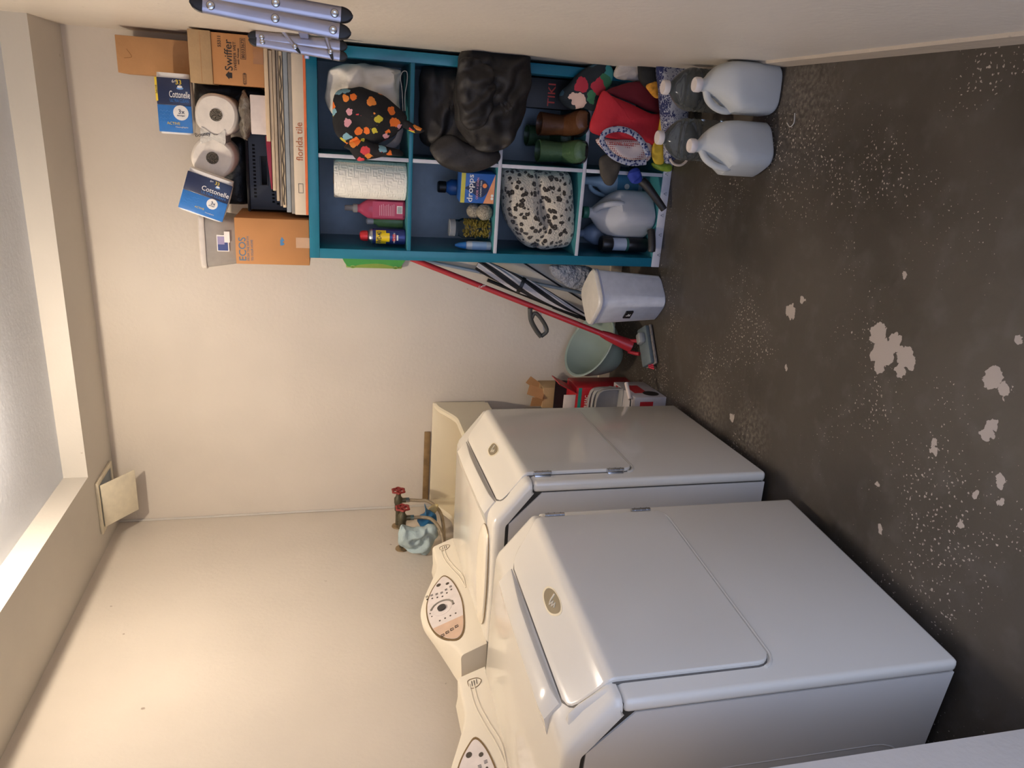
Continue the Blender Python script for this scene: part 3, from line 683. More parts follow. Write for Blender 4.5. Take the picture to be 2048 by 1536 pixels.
# paper towel pack: two big rolls seen end on in film
pk_ = thing('paper_towel_pack', 'film-wrapped pack of two white paper rolls seen end on, on the black crate', 'paper towels', (pix(428, 272, 'y', -.40).x, -.28, 1.712))
def endroll(px, py, r_, y0, y1, tw):
    c = pix(px, py, 'y', y0) - pk_.location; m = MB(); rows = []
    for y, k in ((0, .2), (0, .86), (.006, .96), (.016, 1), (y1 - y0, 1), (y1 - y0 + .001, .3)):
        row = []
        for i in range(40):
            a = i / 40 * math.tau; n = 2.7; ca, sa = math.cos(a + tw), math.sin(a + tw)
            rr_ = r_ * k / ((abs(ca) ** n + abs(sa) ** n) ** (1 / n)) ** .55
            row.append((c.x + math.cos(a) * rr_, c.y + y, c.z + math.sin(a) * rr_))
        rows.append(row)
    m.grid(rows, closed_v=True, cap0=True, cap1=True); rl = m.build('roll', paper, pk_)
    m = MB(); m.lathe([(.022, -.0006), (.022, -.0022), (.019, -.004), (.004, -.006)], c=c, seg=20, axis='y'); m.build('crinkled_core', mat('crinkled_core', '#8f8a80', .15, .5, bump=(220, 1, .02), var=(260, .8)), rl)
endroll(432, 230, .073, -.385, -.16, .2); endroll(425, 316, .074, -.368, -.16, .5)
ol = [(p.x - pk_.location.x, p.z - pk_.location.z) for p in (pix(a, b, 'y', -.40) for a, b in ((402, 254), (400, 272), (401, 288), (425, 280), (448, 290), (450, 272), (448, 260), (430, 271)))]
m = MB(); m.prism([tuple(p[:2]) for p in smooth(ol, 28)], -.108, .06, 'y'); m.build('film_web', mat('pack_film', '#dcd6ca', .15, bump=(50, .8, .01)), pk_)
tpx = pix(404, 270, 'y', -.412) - pk_.location; text(pk_, 'Bounty', (tpx.x, -.1095, tpx.z), .017, dark, rot=(R(90), R(80), 0), bold=.006)
# black bag bulging out of the crate behind the rolls
# toilet paper packs
def tissue(name, label, c, w_, h_, dp, rot, stripe):
    """pack drawn upright in its own frame: w_ along the text, front at -y"""
    t = thing(name, label, 'tissue pack', c, rot=rot, group='blue tissue packs on the shelf top')
    m = MB(); rows = []
    for i in range(9):
        v = -h_ / 2 + h_ * i / 8; row = []
        e = min(1, .93 + .07 * math.sin(math.pi * i / 8)); 
        for k in range(32):
            a = k / 32 * math.tau; n = 4.5; ca, sa = math.cos(a), math.sin(a)
            row.append((w_ / 2 * e * math.copysign(abs(ca) ** (2 / n), ca), dp / 2 * math.copysign(abs(sa) ** (2 / n), sa) * (1 if 0 < i < 8 else .9), v))
        rows.append(row)
    m.grid(rows, closed_v=True, cap0=True, cap1=True)
    pk = m.build('wrapper', print_w, t)
    fy = -dp / 2 - .0006
    def patch(nm, x0, x1, z0, z1, mm, y=fy): return MB().bb(x0, x1, y - .0008, y + .006, z0, z1, .002).build(nm, mm, t)
    patch('navy_print', -w_ * .47, w_ * .485, -h_ * .02, h_ * .42, navy); patch('blue_print', -w_ * .47, w_ * .485, -h_ * .47, -h_ * .02, blue)
    y2 = fy - .0012
    text(t, 'Cottonelle', (w_ * .18, y2, h_ * .16), h_ * .11, print_w, w=w_ * .58, bold=.006); text(t, 'ULTRA CLEAN', (w_ * .16, y2, h_ * .06), h_ * .055, blue, w=w_ * .52)
    text(t, '33', (w_ * .17, y2, h_ * .36), h_ * .075, yel, bold=.006); text(t, '6=', (w_ * .05, y2, h_ * .37), h_ * .05, print_w)
    text(t, 'ACTIVE', (-w_ * .05, y2, -h_ * .32), h_ * .045, yel); text(t, 'CleaningRipples', (w_ * .18, y2, -h_ * .38), h_ * .03, print_w)
    m = MB(); m.lathe([(h_ * .125, y2 + .0004), (h_ * .125, y2 - .0006)], c=(w_ * .18, 0, -h_ * .14), seg=24, axis='y'); m.build('seal', print_w, t)
    text(t, '3x', (w_ * .20, y2 - .001, -h_ * .12), h_ * .075, navy); text(t, 'stronger', (w_ * .18, y2 - .001, -h_ * .19), h_ * .03, navy)
    m = MB(); m.ball((w_ * .2, y2, h_ * .285), h_ * .03, 2, (1.4, .05, .8)); m.build('puppy_free_swirl', print_w, t)
    m = MB(); m.ball((w_ * .2, y2 + .0002, h_ * .262), h_ * .045, 2, (1.3, .04, .5)); m.build('cloud_print', mat('print_sky', '#6d9ad2', .4), t)
    if stripe:
        patch('yellow_tab', -w_ * .495, -w_ * .42, h_ * .03, h_ * .42, yel, fy - .0004); text(t, '3x6:1=9', (-w_ * .457, fy - .0018, h_ * .22), w_ * .05, navy, rot=(R(90), R(-90), 0))
    m = MB()
    for k in range(4):
        m.tube(curve([(-w_ * .42 + i * w_ * .045, y2, -h_ * .12 - k * h_ * .06 + .0022 * (1 if i % 2 else -1)) for i in range(8)], 20), .0007, 4)
    m.build('wave_print', mat('print_lightblue', '#5f9be0', .4), t)
    return t
# text runs downwards on both packs: frame turned clockwise about the view axis
c1_ = pix(350, 208, 'y', -.36); tissue('tissue_pack', 'blue and white tissue pack with a yellow tab lying on the paper rolls', (c1_.x, -.33, c1_.z), .118, .205, .10, (0, R(90), 0), True)
c2_ = pix(411, 391, 'y', -.435); tissue('tissue_pack', 'tilted blue and white tissue pack wedged against the clear bin', (c2_.x, -.405, c2_.z), .165, .155, .066, (0, R(90 + 18), 0), False)
# cardboard box with blue lettering and the clear bin on it
t, hw, fy, hh = boxthing('detergent_carton', 'brown carton with grey-blue lettering under the clear lidded bin', 'box', 1.319, 1.494, -.42, -.12, TOP, 1.742, card3, .003)
gb = mat('print_greyblue', '#5f7890', .6)
text(t, 'ECOS', (-.030, fy - .0005, .247), .026, gb, w=.088, bold=.008); text(t, 'FROM THE EARTH', (-.028, fy - .0005, .226), .0085, gb, w=.092); text(t, 'TO YOUR HOME', (-.034, fy - .0005, .212), .0085, gb, w=.08)
m = MB()
m.bb(-.012, .010, fy - .0006, fy, .098, .108, .0); m.bb(.010, .018, fy - .0006, fy, .098, .104, .0)
for x in (-.006, .008): m.lathe([(.004, fy - .0008), (.004, fy)], c=(x, 0, .097), seg=12, axis='y')
m.build('truck_print', mat('print_truckblue', '#4a84b4', .5), t)
plate(t, 'tape', -.02, .02, .0, .05, fy, mat('clear_tape', '#c39a6a', .08), .0004)
b_ = thing('clear_bin', 'clear lidded plastic bin with a store sticker on top of the carton', 'storage bin', (1.388, -.252, 1.743))
cl = mat('frosted_clear', '#bdb6ae', .2, trans=.35, ior=1.2)
MB().loft([(0, 0, 0, .086, .088, 7), (.003, 0, 0, .088, .09, 7), (.112, 0, 0, .104, .104, 7), (.115, 0, 0, .104, .104, 7)], 40).build('tub', cl, b_)
MB().loft([(.115, 0, 0, .108, .108, 7), (.118, 0, 0, .110, .110, 7), (.132, 0, 0, .110, .110, 7), (.137, 0, 0, .104, .104, 7)], 40).build('lid', mat('bin_lid', '#d5cdc4', .35), b_)
stk = plate(b_, 'sticker', -.035, .028, .030, .074, -.0985, print_w); plate(b_, 'sticker_picture', -.032, .022, .034, .071, -.0992, mat('sticker_blue', '#3c4d86', .4)); plate(b_, 'sticker_photo', -.008, .022, .046, .071, -.0999, mat('sticker_lilac', '#9d94b8', .4)); plate(b_, 'price_label', .0, .042, .026, .046, -.1006, print_w)

# ------------------------------------------------------------------ things in the cubbies
def cell(col, row):
    """inside bounds of a cubby: col 0 left, row 0 bottom -> x0,x1,z0"""
    x0 = XS + T + col * (IN + .016); return x0, x0 + IN, T + row * (RH + .016) + .001
c0 = pix(237, 145, 'y', -.22)
# --- top of shelf again: black bag behind the rolls
_ol = [pix(a, b, 'y', -.10) for a, b in ((388, 170), (396, 160), (450, 160), (500, 168), (530, 185), (528, 215), (500, 240), (420, 245), (392, 220))]
m = MB(); m.puff([(p.x, p.z) for p in _ol], -.105, .045, 77, .008, 16, famp=.006); ob = m.build('black_bag', mat('black_bag_plastic', '#19191b', .45, bump=(30, .6, .01)), smooth_=70); clampv(ob, (1.806, c0.x - .004, bz + .002, 1.9))
tag(rebase(ob, (1.88, -.105, min(v.co.z for v in ob.data.vertices))), 'black plastic bag stuffed behind the paper rolls on the shelf top', 'bag')
_ol = [pix(a, b, 'y', -.10) for a, b in ((440, 300), (436, 340), (438, 400), (448, 430), (480, 436), (495, 420), (495, 300), (480, 275), (450, 280))]
m = MB(); m.puff([(p.x, p.z) for p in _ol], -.105, .040, 78, .006, 16, famp=.004); ob = m.build('black_bag', mat('black_bag_plastic', ''), smooth_=70); clampv(ob, (1.51, 1.80, TOP + .232 + .008, 1.9))
tag(rebase(ob, (1.65, -.105, min(v.co.z for v in ob.data.vertices))), 'black plastic bag heaped on the black crate behind the paper rolls', 'bag')
# --- top row
z3 = cell(0, 3)[2]; z2 = cell(0, 2)[2]; z1_ = cell(0, 1)[2]; z0_ = cell(0, 0)[2]
t = thing('paper_towel', 'white paper towel roll with an embossed pattern, beside the pink soap bottle', 'paper roll', (1.648, -.335, z3))
tw = mat('paper_towel', '#eeeade', .8)
def towel_nodes():
    nt, N, L, b = nodes(tw); tc = N.new('ShaderNodeTexCoord'); v = N.new('ShaderNodeTexVoronoi'); v.inputs['Scale'].default_value = 34; v.distance = 'CHEBYCHEV'
    L.new(tc.outputs['Object'], v.inputs['Vector']); wv = N.new('ShaderNodeMath'); wv.operation = 'SINE'; mu = N.new('ShaderNodeMath'); mu.operation = 'MULTIPLY'; mu.inputs[1].default_value = 22
    L.new(v.outputs['Distance'], mu.inputs[0]); L.new(mu.outputs[0], wv.inputs[0]); bp = N.new('ShaderNodeBump'); bp.inputs['Strength'].default_value = .28; bp.inputs['Distance'].default_value = .003
    L.new(wv.outputs[0], bp.inputs['Height']); L.new(bp.outputs[0], b.inputs['Normal'])
towel_nodes()
MB().lathe([(.02, .004), (.068, 0), (.0725, .004), (.0725, .274), (.070, .279), (.022, .279), (.021, .26)], seg=40).build('roll', tw, t)
MB().lathe([(.022, .26), (.022, .281), (.019, .281), (.019, .26)], seg=24, cap=False).build('core', card, t)
_m = MB(); _m.grid([[(.072, -.012, .002), (.072, -.012, .277)], [(.0735, -.035, .004), (.0735, -.035, .276)], [(.062, -.052, -.0 + .006), (.066, -.050, .272)]]); _m.build('loose_sheet', tw, t)
# pink soap bottle
t = thing('soap_bottle', 'pink dish soap bottle with a clear cap beside the paper towel', 'bottle', (1.535, -.315, z3))
MB().loft([(0, 0, 0, .036, .026, 2.6), (.006, 0, 0, .040, .029, 2.6), (.12, 0, 0, .040, .029, 2.6), (.15, 0, 0, .036, .027, 2.5), (.172, 0, 0, .022, .020, 2.2), (.18, 0, 0, .016, .016, 2), (.19, 0, 0, .016, .016, 2)], 32).build('bottle', mat('pink_soap', '#b44a66', .15, trans=.25, ior=1.3), t)
MB().lathe([(.0175, .188), (.0175, .205), (.012, .208), (.011, .235), (.009, .238)], seg=20).build('cap', mat('clear_cap', '#b7b2b0', .15, trans=.5, ior=1.2), t)
lb = mat('pink_label', '#a83a56', .4)
plate(t, 'label', -.030, .033, .010, .130, -.0285, lb, .0012); plate(t, 'barcode', -.012, .018, .012, .034, -.0298, print_w)
m = MB()
for k in range(9): m.bb(-.010 + k * .0029, -.0092 + k * .0029 + (.0006 if k % 2 else 0), -.0312, -.0304, .014, .032)
m.build('barcode_lines', dark, t)['kind'] = 'stuff'
m = MB()
for k in range(9): m.bb(-.022, .024 - .003 * (k % 3), -.0306, -.0298, .045 + k * .007, .0468 + k * .007)
m.build('small_print', mat('print_pale_pink', '#dba9b4', .5), t)['kind'] = 'stuff'
# small green bottle behind the oil can
t = thing('green_bottle', 'small green and white bottle behind the spray can', 'bottle', (1.475, -.235, z3))
MB().loft([(0, 0, 0, .022, .018, 3), (.10, 0, 0, .022, .018, 3), (.112, 0, 0, .012, .012, 2), (.12, 0, 0, .012, .012, 2)], 24).build('bottle', mat('pale_green', '#7fae6d', .35), t)
MB().lathe([(.013, .12), (.013, .145), (.006, .15)], seg=16).build('cap', white_pl, t)
# spray can
t = thing('spray_can', 'blue and yellow spray can with a red cap in the shelf', 'spray can', (1.432, -.352, z3))
MB().lathe([(.028, 0), (.0305, .003), (.0305, .128), (.029, .131)], seg=32).build('can', mat('can_blue', '#2b3a78', .25, .2), t)
MB().lathe([(.029, .131), (.027, .141), (.018, .149), (.015, .150)], seg=32).build('shoulder', steel, t)
MB().lathe([(.015, .148), (.021, .150), (.021, .166), (.017, .178), (.008, .181)], seg=24).build('cap', mat('cap_red', '#c02a30', .3), t)
def wrap_patch(par, name, r_, a0, a1, z0, z1, mm, n=8, dr=.0006):
    m = MB(); m.grid([[(math.sin(R(a)) * (r_ + dr), -math.cos(R(a)) * (r_ + dr), z) for z in (z0, z1)] for a in [a0 + (a1 - a0) * k / n for k in range(n + 1)]]); return m.build(name, mm, par)
wrap_patch(t, 'yellow_field', .0305, -58, 58, .078, .118, mat('can_yellow', '#f2cf1c', .3)); wrap_patch(t, 'yellow_tip', .0305, -34, 34, .064, .078, mat('can_yellow', ''))
text(t, 'WD-40', (0, -.0318, .106), .018, mat('print_navyblack', '#10122c', .4), w=.046, bold=.006); wrap_patch(t, 'red_mark', .0305, -26, 26, .040, .052, mat('cap_red', '')); wrap_patch(t, 'white_mark', .0305, -20, 20, .030, .036, print_w)
text(t, 'MULTI-USE', (0, -.032, .046), .006, print_w)
# white pillow-like bag and black patterned bag in the top right cubby
def outline(pts, y): return [(p.x, p.z) for p in (pix(a, b, 'y', y) for a, b in pts)]
def cellbox(col, row, e=.002):
    x0, x1, z0 = cell(col, row); return (x0 + e, x1 - e, z0 + e * .3, z0 + RH - e - .001)
def soft(name, label, cat, pts, y, th, m, seed=0, amp=.008, freq=16, zb=None, famp=.006, fold=(0, 0, 0), p=2.4, group=None, back=.8, n=64, rings=14, clip=None):
    ol = outline(pts, y); mb = MB(); mb.puff(ol, y, th, seed, amp, freq, n, rings, p, back, fold, famp)
    o = mb.build(name, m, smooth_=70); clampv(o, clip); xs = [q[0] for q in ol]; zs = [v.co.z for v in o.data.vertices]
    rebase(o, ((min(xs) + max(xs)) / 2, y, min(zs))); return tag(o, label, cat, group)
wf = mat('white_fabric', '#e0d8ca', .85, bump=(25, .25, .01), var=(9, .06))
soft('white_cushion', 'crumpled white fabric bundle behind the black patterned bag', 'cushion', [(656, 155), (664, 134), (700, 128), (750, 130), (794, 138), (798, 155), (799, 200), (797, 230), (770, 245), (720, 240), (670, 235), (652, 200)], -.362, .066, wf, 3, .010, 18, famp=.012, fold=(18, 0, 40), clip=cellbox(1, 3))
pat = mat('patterned_black', '#1d1c1d', .85)
def pat_nodes(m, base, cols, scale, thr, rnd=.9):
    nt, N, L, b = nodes(m); tc = N.new('ShaderNodeTexCoord'); v = N.new('ShaderNodeTexVoronoi'); v.inputs['Scale'].default_value = scale; v.inputs['Randomness'].default_value = rnd
    n = N.new('ShaderNodeTexNoise'); n.inputs['Scale'].default_value = scale * 2.2; L.new(tc.outputs['Object'], n.inputs['Vector'])
    ad = N.new('ShaderNodeVectorMath'); ad.operation = 'MULTIPLY_ADD'; L.new(n.outputs['Color'], ad.inputs[0]); k = .5 / scale; ad.inputs[1].default_value = (k, k, k); L.new(tc.outputs['Object'], ad.inputs[2]); L.new(ad.outputs[0], v.inputs['Vector'])
    lt = N.new('ShaderNodeMath'); lt.operation = 'LESS_THAN'; lt.inputs[1].default_value = thr; L.new(v.outputs['Distance'], lt.inputs[0])
    se = N.new('ShaderNodeSeparateColor'); L.new(v.outputs['Color'], se.inputs[0]); cr = N.new('ShaderNodeValToRGB'); cr.color_ramp.interpolation = 'CONSTANT'
    els = cr.color_ramp.elements
    while len(els) < len(cols): els.new(.5)
    for i, c in enumerate(cols): els[i].position = i / len(cols); els[i].color = lin(c)
    L.new(se.outputs[0], cr.inputs[0]); mx = N.new('ShaderNodeMix'); mx.data_type = 'RGBA'; L.new(lt.outputs[0], mx.inputs['Factor']); mx.inputs['A'].default_value = lin(base); L.new(cr.outputs[0], mx.inputs['B']); L.new(mx.outputs['Result'], b.inputs['Base Color'])
pat_nodes(pat, '#1b1a1b', ['#e8742a', '#c9b93a', '#d2454a', '#7fa9b4', '#d89aa0', '#e88a3a'], 26, .40)
bg_ = thing('patterned_bag', 'black cloth bag with a scatter of coloured shapes, beside the paper towel roll', 'bag', (1.84, -.45, z3))
def sub(par, name, pts, y, th, m, clip=None, **k):
    ol = outline(pts, y); mb = MB(); mb.puff(ol, y, th, **k); o = mb.build(name, m, smooth_=70); clampv(o, clip)
    o.data.transform(Matrix.Translation(-par.location)); o.parent = par; return o
sub(bg_, 'bag_body', [(668, 190), (690, 178), (730, 176), (770, 196), (803, 222), (812, 240), (800, 262), (770, 282), (735, 300), (700, 290), (672, 268), (664, 230)], -.478, .045, pat, seed=8, amp=.010, freq=15, famp=.008)
sub(bg_, 'lower_fold', [(690, 292), (700, 300), (716, 322), (740, 318), (780, 312), (806, 312), (800, 300), (760, 290), (720, 276)], -.500, .026, pat, seed=11, amp=.004, freq=20, back=.5)
sub(bg_, 'strap', [(780, 232), (812, 240), (845, 258), (848, 264), (830, 266), (800, 252)], -.498, .012, pat, seed=12, amp=.003, freq=30)
sub(bg_, 'lining', [(758, 300), (775, 290), (795, 268), (798, 256), (806, 258), (802, 280), (790, 296), (770, 304)], -.492, .012, mat('grey_lining', '#5a5a60', .8), seed=13, amp=.003, freq=30)
# cord loop
l0 = [pix(a, b, 'y', -.431) for a, b in ((806, 222), (804, 180), (801, 155), (806, 143), (814, 145), (814, 165), (810, 190), (810, 222))]
o = MB().tube(curve(l0, 40), .0014, 6).build('cord_loop', mat('grey_cord', '#b3afa8', .6)); tag(rebase(o, (l0[3].x, -.435, min(p.z for p in l0))), 'thin grey cord loop hanging beside the white fabric bundle', 'cord')
# --- second row
dk = mat('dark_quilt', '#242120', .62, bump=(9, .35, .02), var=(8, .06)); dk2 = mat('dark_quilt_grey', '#2b2827', .62, bump=(9, .35, .02), var=(8, .06))
soft('folded_jacket', 'dark grey puffer jacket crammed in the cubby behind the bulging black one', 'jacket', [(838, 160), (848, 136), (880, 128), (920, 130), (945, 160), (968, 220), (972, 280), (955, 296), (920, 298), (880, 298), (850, 290), (840, 250), (838, 200)], -.325, .085, dk2, 21, .014, 13, famp=.014, fold=(25, 0, 30), clip=cellbox(1, 2))
pj = thing('puffer_jacket', 'big black puffer jacket bulging out over the cubby edge', 'jacket', (1.93, -.478, .62))
sub(pj, 'jacket_body', [(925, 105), (960, 96), (1010, 96), (1048, 104), (1060, 140), (1055, 190), (1045, 240), (1020, 288), (985, 302), (945, 292), (915, 255), (908, 210), (912, 150)], -.480, .100, dk, seed=22, amp=.010, freq=14, famp=.014, fold=(46, 0, 34), back=.3, n=96, rings=24)
sub(pj, 'hood', [(862, 290), (900, 268), (940, 290), (990, 300), (1000, 318), (975, 338), (930, 345), (890, 334), (866, 312)], -.456, .04, dk2, seed=23, amp=.006, freq=16, famp=.010, back=.25)
sub(pj, 'sleeve', [(918, 120), (950, 118), (985, 140), (990, 190), (975, 240), (945, 262), (922, 240), (914, 180)], -.560, .045, dk, seed=25, amp=.008, freq=18, famp=.010, fold=(70, 0, 40), n=80, rings=20)
# dropps carton
t, hw, fy, hh = boxthing('detergent_pod_box', 'blue and orange detergent pod carton with white lettering', 'box', 1.588, 1.705, -.395, -.30, z2, z2 + .140, mat('carton_blue', '#2f62b0', .4), .0015, rz=R(-6))
plate(t, 'yellow_strip', -hw, hw, hh - .018, hh - .001, fy, mat('carton_yellow', '#c9c04a', .4)); MB().prism([(-hw, 0.002), (hw, .002), (-hw, .045)], fy - .0007, fy, 'y').build('orange_corner', mat('carton_peach', '#e59a6a', .4), t)
MB().prism(smooth([(-.02, .035), (-.035, .06), (-.01, .105), (0, .122), (.012, .105), (.036, .06), (.02, .032), (0, .026)], 28), fy - .0009, fy - .0003, 'y').build('drop_print', navy, t)
text(t, 'dropps', (0, fy - .0012, .098), .030, print_w, w=.108, bold=.008); text(t, 'ODOR + STAIN', (0, fy - .0012, .072), .009, mat('print_pink', '#e7a0b0', .4), w=.085); text(t, 'LAUNDRY PODS', (0, fy - .0012, .058), .006, print_w); 
m = MB(); m.lathe([(.009, fy - .0012), (.009, fy - .0004)], c=(.012, 0, .043), seg=18, axis='y'); m.build('pod_print', mat('pod_orange', '#e98a4a', .4), t)
for x in (-.038, -.026): 
    m = MB(); m.lathe([(.0055, fy - .0012), (.0055, fy - .0004)], c=(x, 0, .010), seg=14, axis='y'); m.build('round_mark', print_w, t)
# blue bottle with black cap behind
t = thing('blue_bottle', 'blue bottle with a black cap behind the detergent pod carton', 'bottle', (1.625, -.20, z2))
MB().lathe([(.03, 0), (.033, .004), (.033, .15), (.02, .17)], seg=24).build('bottle', mat('bottle_blue', '#2b5fa8', .3), t); MB().lathe([(.021, .17), (.024, .172), (.024, .2), (.02, .205)], seg=20).build('cap', black_pl, t)
# wool balls
wool = mat('grey_wool', '#a39a88', .95, bump=(180, .9, .01), var=(120, .4))
for k, (px, py, r_, y) in enumerate(((958, 424, .033, -.37), (934, 422, .030, -.33))):
    c = pix(px, py, 'y', y); zz = z2 + r_ if k == 0 else z2 + r_ + .036
    m = MB(); m.ball((0, 0, r_), r_, 3)
    for v in m.bm.verts: v.co += v.co.normalized() * noise.noise(v.co * 60) * .003
    o = m.build('wool_ball', wool); o.location = (c.x, y, z2 if k == 0 else z2 + .040); tag(o, ('front' if k == 0 else 'upper') + ' grey felted wool dryer ball beside the jar of gold beads', 'wool ball', 'wool dryer balls')
# jar of gold capsules
t = thing('bead_jar', 'clear jar filled with yellow-gold beads beside the wool balls', 'jar', (1.477, -.345, z2)); jr = .040
MB().lathe([(.034, 0), (.040, .004), (.040, .118), (.036, .128), (.034, .130), (.034, .155)], seg=32, cap=True).build('jar', mat('jar_clear', '#e4e6e2', .05, trans=1, ior=1.12), t)
MB().lathe([(.0355, .150), (.0355, .172), (.033, .174)], seg=32).build('lid', mat('jar_lid_clear', '#c4c8cc', .12, trans=.6, ior=1.2), t)
gold = mat('gold_bead', '#b8a24a', .15, trans=.2, ior=1.4, var=(90, .4)); m = MB(); random.seed(4)
for k in range(210):
    a = random.random() * math.tau; r_ = .031 * math.sqrt(random.random() * .5 + .5); z = .008 + random.random() * .10
    m.ball((math.cos(a) * r_, math.sin(a) * r_, z), .0062, 1, (1, 1, .75))
o = m.build('bead_fill', gold, t); o['kind'] = 'stuff'
# glue bottle
t = thing('glue_bottle', 'small white glue bottle with a blue cap beside the jar of beads', 'bottle', (1.410, -.372, z2))
MB().lathe([(.016, 0), (.018, .003), (.018, .095), (.014, .105)], seg=20).build('bottle', mat('glue_white', '#b9c2cc', .3), t); MB().lathe([(.014, .104), (.0155, .106), (.010, .135), (.004, .15)], seg=18).build('cap', mat('cap_blue', '#2f7ac0', .35), t); wrap_patch(t, 'label', .018, -70, 70, .02, .08, mat('glue_label', '#8fb0d4', .4))
# --- third row: leopard throw
leo = mat('leopard_fleece', '#cfc6b6', .95, sheen=.4)
def leo_nodes():
    nt, N, L, b = nodes(leo); tc = N.new('ShaderNodeTexCoord'); n = N.new('ShaderNodeTexNoise'); n.inputs['Scale'].default_value = 45; L.new(tc.outputs['Object'], n.inputs['Vector'])
    ad = N.new('ShaderNodeVectorMath'); ad.operation = 'MULTIPLY_ADD'; L.new(n.outputs['Color'], ad.inputs[0]); ad.inputs[1].default_value = (.02, .02, .02); L.new(tc.outputs['Object'], ad.inputs[2])
    v = N.new('ShaderNodeTexVoronoi'); v.inputs['Scale'].default_value = 40; L.new(ad.outputs[0], v.inputs['Vector'])
    cr = N.new('ShaderNodeValToRGB'); e = cr.color_ramp.elements; e[0].position = 0; e[0].color = lin('#5d5348'); e[1].position = 1; e[1].color = lin('#cbc2b2')
    for p, c in ((.10, '#5d5348'), (.18, '#2f2924'), (.36, '#2f2924'), (.44, '#cbc2b2')): x = e.new(p); x.color = lin(c)
    L.new(v.outputs['Distance'], cr.inputs[0]); L.new(cr.outputs[0], b.inputs['Base Color'])
    bp = N.new('ShaderNodeBump'); bp.inputs['Strength'].default_value = .8; bp.inputs['Distance'].default_value = .01; n2 = N.new('ShaderNodeTexNoise'); n2.inputs['Scale'].default_value = 160; L.new(tc.outputs['Object'], n2.inputs['Vector']); L.new(n2.outputs[0], bp.inputs['Height']); L.new(bp.outputs[0], b.inputs['Normal'])
leo_nodes()
th_ = thing('fleece_throw', 'fluffy leopard print throw folded into a shelf cubby', 'blanket', (1.57, -.3, z1_))
sub(th_, 'upper_fold', [(1003, 335), (1040, 336), (1065, 342), (1078, 380), (1080, 420), (1090, 455), (1100, 480), (1060, 494), (1030, 470), (1006, 430), (1000, 380)], -.315, .095, leo, clip=cellbox(0, 1), seed=31, amp=.010, freq=12, famp=.006)
sub(th_, 'lower_fold', [(1066, 345), (1100, 340), (1135, 348), (1142, 400), (1146, 450), (1135, 485), (1100, 496), (1070, 492), (1078, 450), (1072, 400)], -.315, .095, leo, clip=cellbox(0, 1), seed=32, amp=.010, freq=12, famp=.006)
# --- third row right: black carton with red lettering, boots
c0 = pix(1056, 214, 'y', -.33); c1 = pix(1056, 150, 'y', -.33)
t, hw, fy, hh = boxthing('black_carton', 'black carton with red lettering beside the boots', 'box', c0.x, min(c1.x, 2.075), -.33, -.15, z1_, z1_ + .235, mat('carton_black', '#1d1d20', .5), .001)
text(t, 'TIKI', (-.004, fy - .0008, .130), .030, mat('print_red', '#b2413a', .5), w=.085, bold=.008)
def boot(name, label, col, px, py, y, zb, rz, sc=1.0, tip=0):
    t = thing(name, label, 'boot', (px, y, zb), rz, 'boots in one shelf cubby')
    mm = mat(name + '_leather_' + col[1:], col, .38, bump=(60, .2)); s = sc
    # shaft and foot as one lofted leather shell
    rows = []
    secs = [(-.125, .018, .030, .022), (-.115, .026, .040, .030), (-.085, .030, .046, .036), (-.045, .036, .046, .042), (0, .052, .042, .060), (.035, .05, .038, .058), (.045, .045, .034, .05)]
    for yy, zc_, rx, rz_ in secs:
        rows.append([(math.cos(k / 20 * math.tau) * rx * s, yy * s, max(.008, zc_ + math.sin(k / 20 * math.tau) * rz_) * s) for k in range(20)])
    m = MB(); m.grid(rows, closed_v=True, cap0=True, cap1=True)
    m.loft([(.06 * s, 0, .005 * s, .040 * s, .046 * s, 2.2), (.10 * s, 0, .006 * s, .040 * s, .045 * s, 2.2), (.17 * s, 0, .008 * s, .046 * s, .05 * s, 2.2), (.172 * s, 0, .008 * s, .042 * s, .046 * s, 2.2), (.14 * s, 0, .007 * s, .038 * s, .042 * s, 2.2)], 22, True)
    m.build('upper', mm, t); m = MB(); m.loft([(0, 0, -.04 * s, .046 * s, .088 * s, 2.6), (.012 * s, 0, -.04 * s, .048 * s, .09 * s, 2.6)], 24); m.build('sole', black_pl, t)
    return t
boot('ankle_boot', 'brown leather ankle boot beside the black carton', '#573620', 1.905, 0, -.335, z1_, R(12), 1.0)
boot('rubber_boot', 'front green rubber boot, next to the leopard throw', '#3f5a3c', 1.800, 0, -.345, z1_, R(6), 1.0)
boot('rubber_boot', 'green rubber boot half hidden behind the other two boots', '#3c5539', 1.855, 0, -.145, z1_, R(0), 1.0)
